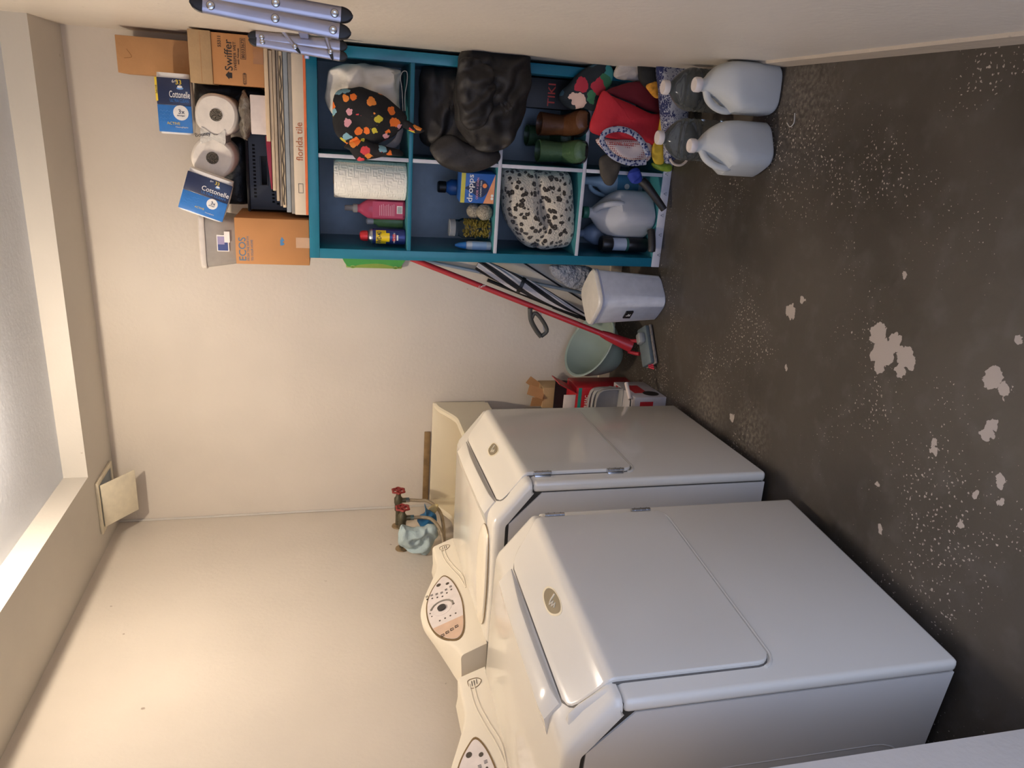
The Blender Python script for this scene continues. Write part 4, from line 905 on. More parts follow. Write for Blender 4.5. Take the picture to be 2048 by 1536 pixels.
# --- bottom left cubby
def jug(name, label, x, y, z, rz, m_body, m_cap, s=1.0, group=None, cat='jug', label_m=None):
    t = thing(name, label, cat, (x, y, z), rz, group); a = .076 * s
    secs = [(0, 0, 0, a * .80, a * .80, 3.2), (.004 * s, 0, 0, a * .93, a * .93, 3.6), (.014 * s, 0, 0, a, a, 3.8), (.115 * s, 0, 0, a, a, 3.8), (.135 * s, 0, 0, a * .99, a * .99, 3.6), (.155 * s, 0, .008 * s, a * .95, a * .87, 3.2), (.175 * s, 0, .012 * s, a * .84, a * .74, 2.8), (.195 * s, 0, .013 * s, a * .66, a * .58, 2.5), (.213 * s, 0, .010 * s, a * .46, a * .42, 2.2), (.226 * s, 0, .004 * s, a * .30, a * .30, 2), (.234 * s, 0, 0, a * .255, a * .255, 2), (.246 * s, 0, 0, a * .255, a * .255, 2)]
    MB().loft(secs, 40).build('bottle', m_body, t)
    MB().tube(curve([(0, -.010 * s, .222 * s), (0, -.040 * s, .210 * s), (0, -.060 * s, .185 * s), (0, -.069 * s, .155 * s), (0, -.066 * s, .128 * s), (0, -.045 * s, .118 * s)], 20), .0115 * s, 12).build('handle', m_body, t)
    cp = MB(); cp.lathe([(.0215 * s, .243 * s), (.0225 * s, .245 * s), (.0225 * s, .260 * s), (.020 * s, .264 * s)], seg=28); cp.build('cap', m_cap, t)
    return t
milky = mat('milky_plastic', '#c6c7cb', .3, trans=.08, ior=1.2, var=(6, .03)); frosted = mat('frosted_water', '#cccdc9', .28, trans=.12, ior=1.15, var=(7, .05))
jug('milk_jug', 'milky white gallon jug with a green cap in the cubby nearest the floor', 1.560, -.325, z0_, R(38), milky, mat('cap_green', '#2f6b58', .4), 1.14)
# bleach style bottle lying behind
t = thing('cleaner_bottle', 'pale blue cleaner bottle with a blue label behind the milky jug', 'bottle', (1.669, -.19, z0_), 0)
MB().loft([(0, 0, 0, .052, .040, 3), (.006, 0, 0, .055, .043, 3), (.13, 0, 0, .055, .043, 3), (.165, .004, 0, .045, .036, 2.6), (.20, .012, 0, .024, .024, 2.2), (.24, .014, 0, .018, .018, 2), (.26, .014, 0, .018, .018, 2)], 30).build('bottle', mat('pale_blue_plastic', '#9fb6c6', .35), t)
MB().tube(curve([(.02, 0, .235), (-.02, 0, .225), (-.043, 0, .18), (-.046, 0, .14)], 14), .010, 10).build('handle', mat('pale_blue_plastic', ''), t); MB().lathe([(.019, .26), (.02, .262), (.02, .284), (.012, .288)], c=(.014, 0, 0), seg=18).build('cap', mat('pale_blue_plastic', ''), t)
MB().loft([(.02, 0, 0, .0556, .0436, 3), (.12, 0, 0, .0556, .0436, 3)], 30, False).build('label', mat('label_blue', '#4f87a6', .4), t); MB().lathe([(.012, -.0446), (.012, -.0436)], c=(0, 0, .075), seg=18, axis='y').build('label_dot', print_w, t)
# black and white tumbler
t = thing('tumbler', 'black and white insulated bottle lying beside the milky jug', 'bottle', (1.432, -.345, z0_))
MB().lathe([(.028, 0), (.031, .004), (.031, .085), (.029, .09)], seg=28).build('base', mat('tumbler_black', '#15161b', .3), t); MB().lathe([(.028, .09), (.028, .165)], seg=28).build('sleeve', mat('tumbler_white', '#a9b3c6', .35), t); MB().lathe([(.0285, .160), (.034, .165), (.035, .205), (.03, .212)], seg=28).build('lid', mat('tumbler_black', ''), t); MB().lathe([(.0292, .089), (.0292, .10)], seg=28).build('band', mat('tumbler_green', '#2f5e58', .4), t)
# grey jug behind
t = thing('grey_bottle', 'blue-grey bottle at the back of the cubby behind the insulated bottle', 'bottle', (1.455, -.21, z0_))
MB().loft([(0, 0, 0, .048, .045, 3), (.20, 0, 0, .048, .045, 3), (.235, 0, 0, .03, .03, 2.2), (.25, 0, 0, .016, .016, 2), (.27, 0, 0, .016, .016, 2)], 28).build('bottle', mat('bluegrey_plastic', '#74839a', .35), t); MB().lathe([(.018, .27), (.018, .288), (.015, .29)], seg=18).build('cap', white_pl, t)
# dark hose wand hanging out over the shelf edge
hp = [pix(a, b, 'y', y) for a, b, y in ((1284, 362, -.425), (1293, 371, -.440), (1303, 384, -.452), (1316, 402, -.462), (1328, 419, -.470))]
o = MB().tube(curve(hp, 24), [.020 - .006 * k / 24 for k in range(25)], 14).build('hose_wand', mat('dark_rubber', '#262527', .5)); tag(rebase(o, (hp[2].x, -.43, hp[-1].z - .015)), 'dark curved hose wand sticking out over the bottom board', 'hose')
t = thing('bent_nozzle', 'short black nozzle on the bottom board beside the insulated bottle', 'nozzle', (1.462, -.440, z0_)); MB().tube(curve([(.045, .02, .018), (.02, .005, .018), (-.02, -.01, .018), (-.04, -.012, .018)], 12), .0165, 14).build('nozzle', mat('dark_rubber', ''), t); MB().lathe([(.010, -.0425), (.010, -.0405)], c=(0, -.012, .018), seg=14, axis='x').build('mouth', mat('perforation_black', ''), t)
soft('brown_cloth', 'taupe cloth corner hanging down beside the red tote bag', 'cloth', [(1198, 318), (1215, 308), (1238, 312), (1240, 335), (1232, 360), (1220, 372), (1208, 366), (1200, 345)], -.452, .022, mat('taupe_cloth', '#4a443c', .9, bump=(60, .2)), 41, .004, 25, back=.5)
soft('blue_cloth', 'bright blue rag tucked above the cleaner bottle label', 'cloth', [(1256, 350), (1262, 338), (1275, 336), (1283, 350), (1278, 364), (1262, 366)], -.449, .018, mat('blue_cloth', '#2c3f9a', .8), 42, .004, 35, back=.4)
# --- bottom right: bags spilling out
floral = mat('floral_cloth', '#23282b', .8); pat_nodes(floral, '#20282c', ['#3f8f8c', '#b23040', '#d8b8a6', '#3f7a54', '#33505e', '#20282c'], 15, .52)
soft('floral_cloth', 'dark flower print cloth spilling over the shelf edge above the red bag', 'cloth', [(1118, 195), (1140, 165), (1170, 135), (1205, 124), (1225, 135), (1222, 165), (1205, 190), (1196, 215), (1186, 222), (1165, 215), (1140, 218)], -.446, .028, floral, 51, .005, 18, famp=.004, back=.4)
soft('white_bag', 'off-white cloth bag crumpled against the right wall', 'bag', [(1226, 150), (1238, 122), (1262, 120), (1296, 140), (1300, 158), (1270, 162), (1240, 158)], -.466, .035, mat('offwhite_cloth', '#b5aaa0', .85, bump=(30, .3)), 52, .006, 22, famp=.008, back=.4)
soft('black_bag', 'black bag tucked between the white bag and the blue palm print bag', 'bag', [(1276, 124), (1300, 118), (1318, 130), (1318, 165), (1300, 180), (1280, 165)], -.535, .028, mat('black_cloth', '#191919', .8), 53, .006, 22, back=.4)
rb = thing('red_tote_bag', 'red tote bag with a printed white lower panel hanging out of the shelf', 'tote bag', (1.90, -.50, .06))
redc = mat('red_cloth', '#b3202c', .75, bump=(40, .2), var=(8, .08)); dred = mat('dark_red_lining', '#6e1a22', .85)
sub(rb, 'bag_front', [(1205, 182), (1222, 192), (1260, 208), (1300, 226), (1320, 232), (1320, 262), (1308, 290), (1270, 283), (1222, 277), (1180, 262), (1190, 215)], -.53, .032, redc, seed=54, amp=.006, freq=16, famp=.005)
sub(rb, 'lining', [(1212, 182), (1240, 170), (1285, 162), (1316, 180), (1322, 225), (1300, 222), (1260, 205), (1225, 190)], -.508, .022, dred, seed=55, amp=.004, freq=20)
wp = mat('white_print_panel', '#d6c4bd', .8); 
def dots_nodes():
    nt, N, L, b = nodes(wp); tc = N.new('ShaderNodeTexCoord'); v = N.new('ShaderNodeTexVoronoi'); v.inputs['Scale'].default_value = 130; v.inputs['Randomness'].default_value = .05; L.new(tc.outputs['Object'], v.inputs['Vector'])
    lt = N.new('ShaderNodeMath'); lt.operation = 'LESS_THAN'; lt.inputs[1].default_value = .33; L.new(v.outputs['Distance'], lt.inputs[0]); mx = N.new('ShaderNodeMix'); mx.data_type = 'RGBA'; L.new(lt.outputs[0], mx.inputs['Factor']); mx.inputs['A'].default_value = lin('#d6c4bd'); mx.inputs['B'].default_value = lin('#8e3030'); L.new(mx.outputs['Result'], b.inputs['Base Color'])
dots_nodes()
sub(rb, 'printed_panel', [(1192, 278), (1230, 279), (1295, 282), (1302, 305), (1296, 322), (1270, 328), (1235, 320), (1206, 300)], -.53, .028, wp, seed=56, amp=.004, freq=18)
tp = pix(1244, 288, 'y', -.563); text(rb, 'ITEMS HOT', Vector((tp.x, -.565, tp.z)) - rb.location, .012, mat('print_red', ''), rot=(R(90), R(90), 0), w=.10)
hp = [pix(a, b, 'y', -.572) for a, b in ((1298, 312), (1285, 285), (1265, 266), (1238, 258), (1212, 264), (1204, 280), (1214, 300), (1232, 316), (1262, 326), (1292, 324))]
bf = mat('navy_print_cloth', '#8d93a6', .85); pat_nodes(bf, '#a4a7b4', ['#232c5c', '#2b3566', '#3a4474', '#232c5c'], 95, .42)
MB().tube([p - rb.location for p in curve(hp, 40)], .010, 8, flat=(.011, .005)).build('handle', bf, rb)
sub(rb, 'yellow_gusset', [(1322, 235), (1330, 262), (1328, 300), (1326, 326), (1308, 326), (1304, 300), (1312, 268)], -.545, .02, mat('yellow_cloth', '#c9a834', .8), seed=57, amp=.003, freq=30)
blb = mat('palm_print', '#9b9eac', .85)
def palm_nodes():
    nt, N, L, b = nodes(blb); tc = N.new('ShaderNodeTexCoord'); n = N.new('ShaderNodeTexNoise'); n.inputs['Scale'].default_value = 60; n.inputs['Detail'].default_value = 3; n.inputs['Distortion'].default_value = 3; L.new(tc.outputs['Object'], n.inputs['Vector'])
    n2 = N.new('ShaderNodeTexNoise'); n2.inputs['Scale'].default_value = 14; L.new(tc.outputs['Object'], n2.inputs['Vector'])
    a = N.new('ShaderNodeMath'); a.operation = 'ADD'; L.new(n.outputs[0], a.inputs[0]); L.new(n2.outputs[0], a.inputs[1])
    r = N.new('ShaderNodeMapRange'); r.inputs[1].default_value = 1.0; r.inputs[2].default_value = 1.04; L.new(a.outputs[0], r.inputs[0]); mx = N.new('ShaderNodeMix'); mx.data_type = 'RGBA'; L.new(r.outputs[0], mx.inputs['Factor']); mx.inputs['A'].default_value = lin('#a3a6b3'); mx.inputs['B'].default_value = lin('#252d58'); L.new(mx.outputs['Result'], b.inputs['Base Color'])
palm_nodes()
pb = thing('palm_print_bag', 'white bag with a navy palm leaf print behind the water jugs', 'bag', (1.93, -.60, .0))
sub(pb, 'bag_body', [(1314, 125), (1345, 122), (1372, 132), (1380, 175), (1376, 220), (1372, 265), (1364, 300), (1345, 322), (1330, 326), (1328, 290), (1322, 240), (1318, 190)], -.60, .045, blb, seed=58, amp=.006, freq=14)
hp = [pix(a, b, 'y', -.64) for a, b in ((1340, 318), (1348, 328), (1362, 330), (1374, 320), (1374, 306))]
MB().tube([p - pb.location for p in curve(hp, 16)], .005, 8).build('handle', mat('cream_strap', '#c9b9a8', .8), pb)
soft('green_sponge', 'lime green plastic thing showing under the red bag', 'sponge', [(1303, 326), (1325, 324), (1342, 330), (1340, 343), (1322, 342), (1308, 336)], -.42, .02, mat('lime_plastic', '#8fa83a', .4), 59, .003, 25)
soft('orange_cloth', 'yellow-orange cloth twisted inside the red tote bag', 'cloth', [(1292, 172), (1305, 160), (1318, 172), (1322, 190), (1312, 196), (1300, 186)], -.555, .014, mat('orange_cloth', '#c98a2c', .8, var=(60, .4)), 60, .004, 40)
# ------------------------------------------------------------------ water jugs on the floor
grp = 'water jugs on the floor below the shelf'
jug('water_jug', 'frosted gallon water jug touching the right wall', 2.052, -1.075, 0, R(-86), frosted, mat('cap_white', '#d9d0cb', .4), 1.02, grp)
jug('water_jug', 'frosted gallon water jug farther from the right wall, handle turned to the room', 1.868, -1.090, 0, R(-62), frosted, mat('cap_white', ''), 1.0, grp)
clear = mat('clear_bottle', '#c3c9c8', .08, trans=.9, ior=1.18, var=(20, .05))
def round_jug(label, x, y, rz):
    t = thing('round_water_jug', label, 'jug', (x, y, 0), rz, grp); s = 1
    pr = [(.055, 0), (.068, .004), (.073, .012), (.073, .05)]
    for k in range(5): z = .055 + k * .018; pr += [(.0725, z), (.069, z + .006), (.069, z + .010), (.0725, z + .015)]
    pr += [(.073, .150), (.071, .165), (.062, .185), (.045, .205), (.028, .220), (.0205, .226), (.0195, .240)]
    MB().lathe(pr, seg=40).build('bottle', clear, t)
    MB().lathe([(.022, .236), (.0245, .238), (.0245, .254), (.022, .258)], seg=30).build('cap', mat('cap_white', ''), t)
    return t
round_jug('clear ribbed round water jug by the wall, behind the frosted jugs', 2.052, -.81, 0)
round_jug('clear ribbed round water jug nearest the room, behind the frosted jugs', 1.885, -.815, 0)
o = MB().tube(curve([(1.955, -1.215, .003), (1.945, -1.235, .004), (1.958, -1.25, .003), (1.985, -1.245, .003)], 20), .0016, 6).build('loose_string', mat('grey_cord', '')); tag(o, 'short loop of pale string on the floor by the frosted jugs', 'string')

# ------------------------------------------------------------------ white step bin
bl = [pix(a, b, 'z', .30) for a, b in ((1193, 528), (1158, 582), (1177, 638), (1207, 598))]
bc = sum(bl, Vector()) / 4
t = thing('waste_bin', 'small white lidded waste bin in front of the shelf corner', 'bin', (bc.x - .012, bc.y - .014, 0), R(47)); s = .094
binw = mat('bin_white', '#e2e3e8', .3)
MB().loft([(0, 0, 0, s * .80, s * .80, 4), (.006, 0, 0, s * .85, s * .85, 4.5), (.28, 0, 0, s * 1.02, s * 1.02, 4.5), (.288, 0, 0, s * 1.02, s * 1.02, 4.5)], 48).build('body', binw, t)
MB().loft([(.288, 0, 0, s * .98, s * .98, 4.5), (.2885, 0, 0, s * 1.06, s * 1.06, 4.5), (.296, 0, 0, s * 1.07, s * 1.07, 4.5)], 48).build('rim', mat('bin_rim', '#b4b8cc', .25), t)
MB().loft([(.297, 0, 0, s * 1.05, s * 1.05, 4.5), (.306, 0, 0, s * 1.04, s * 1.04, 4.5), (.312, 0, 0, s * .98, s * .98, 4.5), (.315, 0, 0, s * .5, s * .5, 3)], 48).build('lid', mat('bin_lid_cream', '#d8d2c8', .35), t)
ang = R(-90); nx = Vector((-1, 0, 0))
m = MB(); m.bb(-s * 1.0 - .0012, -s * .9, -.030, .020, .140, .172); m.build('maker_label', black_pl, t); text(t, 'b:', (-s * 1.0 - .0016, -.006, .156), .018, print_w, rot=(R(90), 0, R(-90)), bold=.02)

# ------------------------------------------------------------------ bowl
bw = mat('mint_plastic', '#b4c3b8', .18, trans=.35, ior=1.15, var=(6, .04))
c = pix(1190, 700, 'y', -.33)
t = thing('mixing_bowl', 'translucent mint green bowl tipped on its side behind the mop head', 'bowl', (.945, -.335, .0))
pr = [(.0, 0), (.062, 0), (.068, .006), (.098, .05), (.125, .10), (.138, .138), (.146, .144), (.150, .150), (.146, .154), (.138, .150), (.121, .10), (.094, .052), (.062, .010), (.0, .008)]
pr = [(a * 1.10, b * 1.08) for a, b in pr]
m = MB(); m.lathe(pr[1:-1], seg=48); bo = m.build('bowl', bw, t); 
tilt = Vector((.50, -.16, .85)).normalized(); qd = Vector((0, 0, 1)).rotation_difference(tilt)
bo.rotation_mode = 'QUATERNION'; bo.rotation_quaternion = qd; bo.location = pix(1178, 690, 'y', -.225) - tilt * .162 - t.location

# ------------------------------------------------------------------ mop, poles and umbrella against the back wall
t = thing('spray_mop', 'red spray mop leaning on the back wall with its grey trigger', 'mop', (.985, -.40, 0))
def L_(p): return Vector(p) - t.location
p0 = pix(822, 517, 'y', -.085); p1 = pix(1205, 668, 'y', -.385)
MB().tube([L_(p0), L_(p1)], .0125, 16).build('handle', red, t)
text(t, 'O-Cedar', L_(pix(960, 572, 'y', -.195) + Vector((0, -.014, 0))), .010, print_w, rot=(R(90), R(68), 0))
hd = pix(1262, 692, 'y', -.415); dv = (hd - p1).normalized()
MB().tube([L_(p1 - dv * .005), L_(p1 + dv * .03), L_(hd)], [.015, .021, .030], 18, flat=None).build('neck', red, t)
for sgn in (-1, 1): MB().tube([L_(hd + Vector((sgn * .024, -.002, .012))), L_(hd + Vector((sgn * .030, -.02, -.020))), L_(hd + Vector((sgn * .026, -.035, -.030)))], .009, 10).build('fork', red, t)
mh = Vector((hd.x + .015, hd.y - .055, .034))
g = mat('grey_plastic', '#5f6a6c', .45)
m = MB(); m.box(L_(mh), (.18, .070, .022), .008, Matrix.Rotation(R(38), 3, 'Z') @ Matrix.Rotation(R(12), 3, 'X')); m.build('head', g, t)
m = MB(); m.box(L_(mh + Vector((.03, .02, .020))), (.05, .045, .030), .010, Matrix.Rotation(R(38), 3, 'Z')); m.build('joint', mat('grey_plastic_pale', '#8d8f8c', .45), t)
m = MB(); m.box(L_(mh - Vector((0, 0, .016))), (.185, .074, .012), .004, Matrix.Rotation(R(38), 3, 'Z') @ Matrix.Rotation(R(12), 3, 'X')); m.build('pad', mat('mop_pad', '#8d8378', .95, bump=(120, .8)), t)
m = MB()
for k in range(9):
    q_ = mh + Vector((-.075 + k * .007, -.066 + k * .0055, .004)); m.tube([L_(q_), L_(q_ + Vector((-.004, -.012, -.022)))], .0042, 6)
m.build('red_bristles', mat('bristle_red', '#c0303c', .6), t)
# trigger
tp_ = [pix(a, b, 'y', -.285) for a, b in ((1060, 616), (1062, 640), (1072, 660), (1082, 673), (1094, 661), (1084, 640), (1070, 626))]
tg = MB(); tg.tube([L_(p) for p in curve([tp_[0], tp_[1], tp_[2], tp_[3]], 14)], .011, 10); tg.tube([L_(p) for p in curve([tp_[3], tp_[4], tp_[5], tp_[6], tp_[1]], 18)], .009, 10); tg.build('trigger', mat('trigger_grey', '#4a4a46', .45), t)
MB().tube([L_(tp_[4] + Vector((-.01, 0, .01))), L_(tp_[6] + Vector((.03, .01, -.02)))], .002, 6).build('pull_rod', steel, t)
# steel pole
def pole(name, label, a, b, r_, m, cat='pole'):
    a, b = Vector(a), Vector(b); o = thing(name, label, cat, (b.x, b.y, b.z)); MB().tube([a - b, Vector((0, 0, 0))], r_, 14).build('pole', m, o); return o, a - b
def lean(pa, pb, y):
    """two photo points on a plane near the wall, run down to the floor"""
    a, b = pix(*pa, 'y', y), pix(*pb, 'y', y); k = (a.z - .012) / (a.z - b.z); return a, a + (b - a) * k
a_, b_ = lean((838, 519), (1140, 581), -.022)
po_, av = pole('broom_handle', 'thin pale steel pole leaning behind the red mop', a_, b_, .0085, mat('painted_steel', '#9fb0c4', .3, .5))
for k in (.42, .70): MB().tube([av * k, av * (k + .012)], .0097, 12).build('collar', steel, po_)
a_, b_ = lean((975, 560), (1160, 634), -.045)
po_, av = pole('duster_pole', 'black telescopic pole leaning behind the waste bin', a_, b_, .0085, black_pl)
MB().tube([av * .30, av * .50], .012, 14).build('grip', black_pl, po_)
a_, b_ = lean((1045, 524), (1120, 572), -.0055)
po_, av = pole('thin_rod', 'thin black rod crossing behind the striped umbrella', a_, b_, .004, black_pl)
# striped umbrella
ua = pix(955, 528, 'y', -.095); ub = pix(1178, 634, 'y', -.20); t = thing('striped_umbrella', 'furled black and white striped umbrella leaning on the back wall', 'umbrella', ub)
ax_ = (ua - ub); ln = ax_.length; ad_ = ax_.normalized(); n1 = ad_.cross(Vector((0, 1, 0))).normalized(); n2 = ad_.cross(n1)
ub2 = Vector((0, 0, 0))
m = MB(); rows = []; NU, NV = 40, 32
for i in range(NU + 1):
    k = i / NU; rr_ = .009 + .028 * math.sin(min(1, k * 1.25) * math.pi / 2) ** 1.1 * (1 - .35 * max(0, (k - .62) / .38)); row = []
    for j in range(NV):
        a = (j / NV + .55 * k) * math.tau; r2_ = rr_ * (1 + .10 * math.sin(j / NV * math.tau * 8)); row.append(ub2 + ad_ * (ln * k) + n1 * (math.cos(a) * r2_) + n2 * (math.sin(a) * r2_ * .6))
    rows.append(row)
V = m.grid(rows, closed_v=True, cap0=True, cap1=True)
m.bm.faces.ensure_lookup_table()
for fi in range(NU * NV):
    i, j = divmod(fi, NV); m.bm.faces[fi].material_index = (j // 4) % 2
m.build('canopy', [mat('umbrella_black', '#232224', .7), mat('umbrella_white', '#c3bfc2', .7)], t)
MB().tube([ub2 + ad_ * (ln * .60), ub2 + ad_ * (ln * .63)], .036, 20, flat=(.025, .038), up=n2).build('tie_strap', black_pl, t); MB().tube([ub2 - ad_ * .02, ub2], .004, 8).build('tip', steel, t)
# shiny bag behind the bin
soft('foil_bag', 'crumpled translucent plastic bag between the shelf side and the waste bin', 'plastic bag', [(1098, 533), (1130, 528), (1165, 530), (1185, 540), (1188, 565), (1165, 582), (1140, 575), (1115, 560)], -.17, .035, mat('foil_bag', '#b9bcc6', .2, .1, trans=.3, bump=(60, 1, .02)), 71, .010, 30, famp=.006)
# green dustpan hooked behind the shelf side
g0, g1 = pix(692, 514, 'y', -.03), pix(804, 540, 'y', -.03)
t = thing('green_scraper', 'green plastic dustpan edge sticking out behind the shelf side', 'dustpan', ((g0.x + g1.x) / 2, -.018, g1.z))
hw_, hh_ = .055, g0.z - g1.z
MB().bb(-.022, .050, -.012, .012, 0, hh_, .005).build('blade', mat('lime_translucent', '#a7c45a', .3, trans=.3), t); MB().prism(smooth([(-.004, .002), (-.012, .03), (-.002, .08), (-.0, hh_ * .5), (-.006, hh_ - .06), (-.014, hh_ - .03), (-.010, hh_ - .002), (.045, hh_ - .002), (.045, .002)], 40), -.016, -.0125, 'y').build('grip', green_pl, t)
for zz in (.03, hh_ - .03): MB().tube([(-.016 + .006 * math.cos(R(60 * k)), -.017, zz + .011 * math.sin(R(60 * k))) for k in range(7)], .002, 6).build('grip_ring', mat('pale_lime', '#b9dc7a', .4), t)

# ------------------------------------------------------------------ clutter beside the washing machine
# bag carton with an open flap
s0 = pix(1245, 740, 'z', 0.0)
t = thing('trash_bag_box', 'red and black trash bag carton standing open behind the bowl', 'box', (.680, -.285, 0), R(0))
w2, d2, hb_ = .090, .072, .295
MB().bb(-w2, w2, -d2, d2, 0, hb_, .002).build('carton', red_c := mat('carton_red', '#b8262e', .4), t)
plate(t, 'black_field', -w2 + .001, w2 - .001, .002, .105, -d2, mat('carton_black', ''), .0006)
MB().prism([(-w2, .105), (w2, .105), (w2, .150), (.02, .125)], -d2 - .0006, -d2, 'y').build('black_sweep', mat('carton_black', ''), t)
plate(t, 'green_band', -w2 + .001, w2 - .001, hb_ - .026, hb_ - .010, -d2, teal_print, .0006)
text(t, 'ULTRASAC', (.005, -d2 - .0009, .243), .018, print_w, w=.095, bold=.02); text(t, 'CONTRACTOR', (.01, -d2 - .0009, .205), .022, print_w, w=.165, bold=.02); text(t, 'BAGS', (.04, -d2 - .0009, .182), .010, print_w); text(t, '20', (.055, -d2 - .0009, .050), .030, print_w, bold=.02); text(t, 'BAGS', (.055, -d2 - .0009, .025), .010, print_w)
MB().tube([(.06 + .013 * math.cos(R(36 * k)), -d2 - .001, .088 + .013 * math.sin(R(36 * k))) for k in range(11)], .0022, 6).build('ring_mark', print_w, t)
m = MB(); m.box((.088, -.02, hb_ + .045), (.003, .125, .10), 0, Matrix.Rotation(R(28), 3, 'Y')); m.build('flap', mat('carton_red', ''), t)
m = MB(); m.box((0, d2 - .002, hb_ + .03), (w2 * 1.7, .003, .06), 0); m.build('back_flap', mat('carton_black', ''), t)
m = MB(); m.bb(-.09, .055, -.07, -.066, hb_ + .001, hb_ + .058, .001); m.build('white_flap', mat('white_card', ''), t)
# torn cardboard
t = thing('torn_carton', 'torn open cardboard box behind the washing machine', 'box', (.655, -.125, 0)); x = .052
MB().bb(-x, x, -.055, .055, 0, .40, .002).build('carton', card2, t)
for (cx, cy, w_, h_, a, b) in ((.03, -.05, .05, .08, 20, 30), (.05, .02, .04, .07, 35, 0), (-.02, -.05, .06, .06, 0, -25)):
    m = MB(); m.box((cx, cy, .41 + h_ / 2 - .015), (w_, .003, h_), 0, Matrix.Rotation(R(b), 3, 'Z') @ Matrix.Rotation(R(a), 3, 'Y')); m.build('flap', card, t)
# nested paint trays
def tray(label, k):
    t = thing('paint_tray', label, 'tray', (.735 + .012 * k, -.455 - .045 * k, .150 - .0 * k), 0, 'paint trays beside the washing machine'); cl2 = mat('tray_clear_' + str(k), ('#c9c6c2', '#d3d0cc', '#b9b6b2')[k], .15, trans=.35, ior=1.2)
    rows = []
    for zz, g_, th in ((0, 0, 0), (.0, .010, 0), (.0, .014, .004)): pass
    o = MB(); pts = smooth([(-.075, 0), (-.08, .02), (-.08, .085), (-.06, .115), (.03, .115), (.065, .09), (.07, .02), (.06, 0)], 40); cx, cz = 0, .055
    rows = [[(cx + (p.x - cx) * s1, y_, cz + (p.y - cz) * s1) for p in pts] for s1, y_ in ((.90, .034), (1.0, 0), (1.05, -.002), (1.05, -.006), (.99, -.006), (.94, .0), (.85, .026))]
    o.grid(rows, closed_v=True, cap1=True, cap0=True); o.build('tray', cl2, t); return t
for k, lb in enumerate(('rearmost clear plastic paint tray beside the washing machine', 'middle clear plastic paint tray beside the washing machine', 'front clear plastic paint tray beside the washing machine')): tray(lb, k)
# grey and red carton under the trays
t = thing('roller_box', 'grey box with red panels below the paint trays', 'box', (.735, -.555, 0), R(4)); w3, d3 = .095, .125
gb_ = mat('box_grey', '#b4aeae', .5); MB().bb(-w3, w3, -d3, d3, 0, .145, .003).build('carton', gb_, t)
MB().bb(-w3 + .03, w3 - .006, d3 - .10, d3 - .03, .145, .1456).build('red_panel', mat('carton_red', ''), t); plate(t, 'red_front', w3 - .075, w3 - .02, .06, .12, -d3, mat('carton_red', ''))
MB().bb(w3, w3 + .0006, -.06, .06, .06, .12).build('side_panel', mat('carton_red', ''), t); m = MB(); m.lathe([(.035, w3 + .0004), (.035, w3 + .001)], c=(0, -.07, .05), seg=24, axis='x'); m.build('round_print', dark, t)
# small paint roller
q0 = pix(1262, 774, 'y', -.62); q1 = pix(1281, 793, 'y', -.64)
t = thing('paint_roller', 'small white paint roller lying on the grey box', 'paint roller', ((q0.x + q1.x) / 2, -.62, .146)); dd = Vector((.026, .030, 0))
MB().tube([dd + Vector((0, 0, .011)), -dd + Vector((0, 0, .011))], .0085, 14).build('sleeve', mat('roller_sleeve', '#d9cabf', .9), t); MB().tube(curve([-dd + Vector((0, 0, .011)), -dd * 1.25 + Vector((0, 0, .011)), Vector((-.06, -.045, .012)), Vector((-.10, -.06, .008))], 14), .003, 8).build('wire_arm', black_pl, t)

# ------------------------------------------------------------------ wall-hung sink
sk = thing('laundry_sink', 'cream laundry sink with a high back beside the washing machine', 'sink', (.30, -.02, .60)); cr_ = mat('sink_cream', '#ece0c4', .3, var=(4, .03))
def K(x, y, z): return Vector((x - .30, y + .02, z - .60))
x0, x1 = .03, .585; y0_, y1_ = -.50, -.022
# side rim height falls from the back in a sweep
def rimz(y):
    k = (y1_ - .02 - y) / .22; k = max(0, min(1, k)); k = k * k * (3 - 2 * k); return .905 - .075 * k
ys = [y1_ - .02 - (y1_ - .02 - y0_) * i / 22 for i in range(23)]
m = MB(); th2 = .030
# back slab
m.bb(x0 - .30, x1 - .30, y1_ - .02 + .02, y1_ + .02, .05, .312, .006)
m.build('splashback', cr_, sk)
for nm, xa, xb in (('right_wall', x1 - th2, x1), ('left_wall', x0, x0 + th2)):
    m = MB(); rows = []
    for y in ys:
        z = rimz(y); rows.append([K(xa, y, .64), K(xa, y, z - .008), K(xa + .008, y, z), K(xb - .008, y, z), K(xb, y, z - .008), K(xb, y, .64)])
    m.grid(rows, closed_v=True, cap0=True, cap1=True); m.build(nm, cr_, sk)
m = MB(); m.bb(x0 + th2 - .30, x1 - th2 - .30, y0_ + .02, y0_ + .05, .04, .23, .006); m.build('front_wall', cr_, sk)
m = MB(); m.bb(x0 + th2 - .30, x1 - th2 - .30, y0_ + .05, y1_ + .0, .02, .045); m.build('basin_floor', cr_, sk)
m = MB(); m.bb(-.22, .22, y0_ + .019, y0_ + .0195 + .0005, .19, .228); m.build('stained_band', mat('speckled_stain', '#b7a48f', .8, var=(300, .6)), sk)
for xx in (x0 + .03, x1 - .04):
    for yy in (-.08, -.44): MB().lathe([(.018, -.60), (.018, .05)], c=K(xx, yy, .60), seg=14).build('leg', mat('leg_steel', '#9a968e', .4, .6), sk)
MB().bb(x0 - .30, .42 - .30, .008, .019, .315, .345, .003).build('wood_strip', mat('stained_wood', '#8a6f4a', .7, var=(25, .25)), sk)
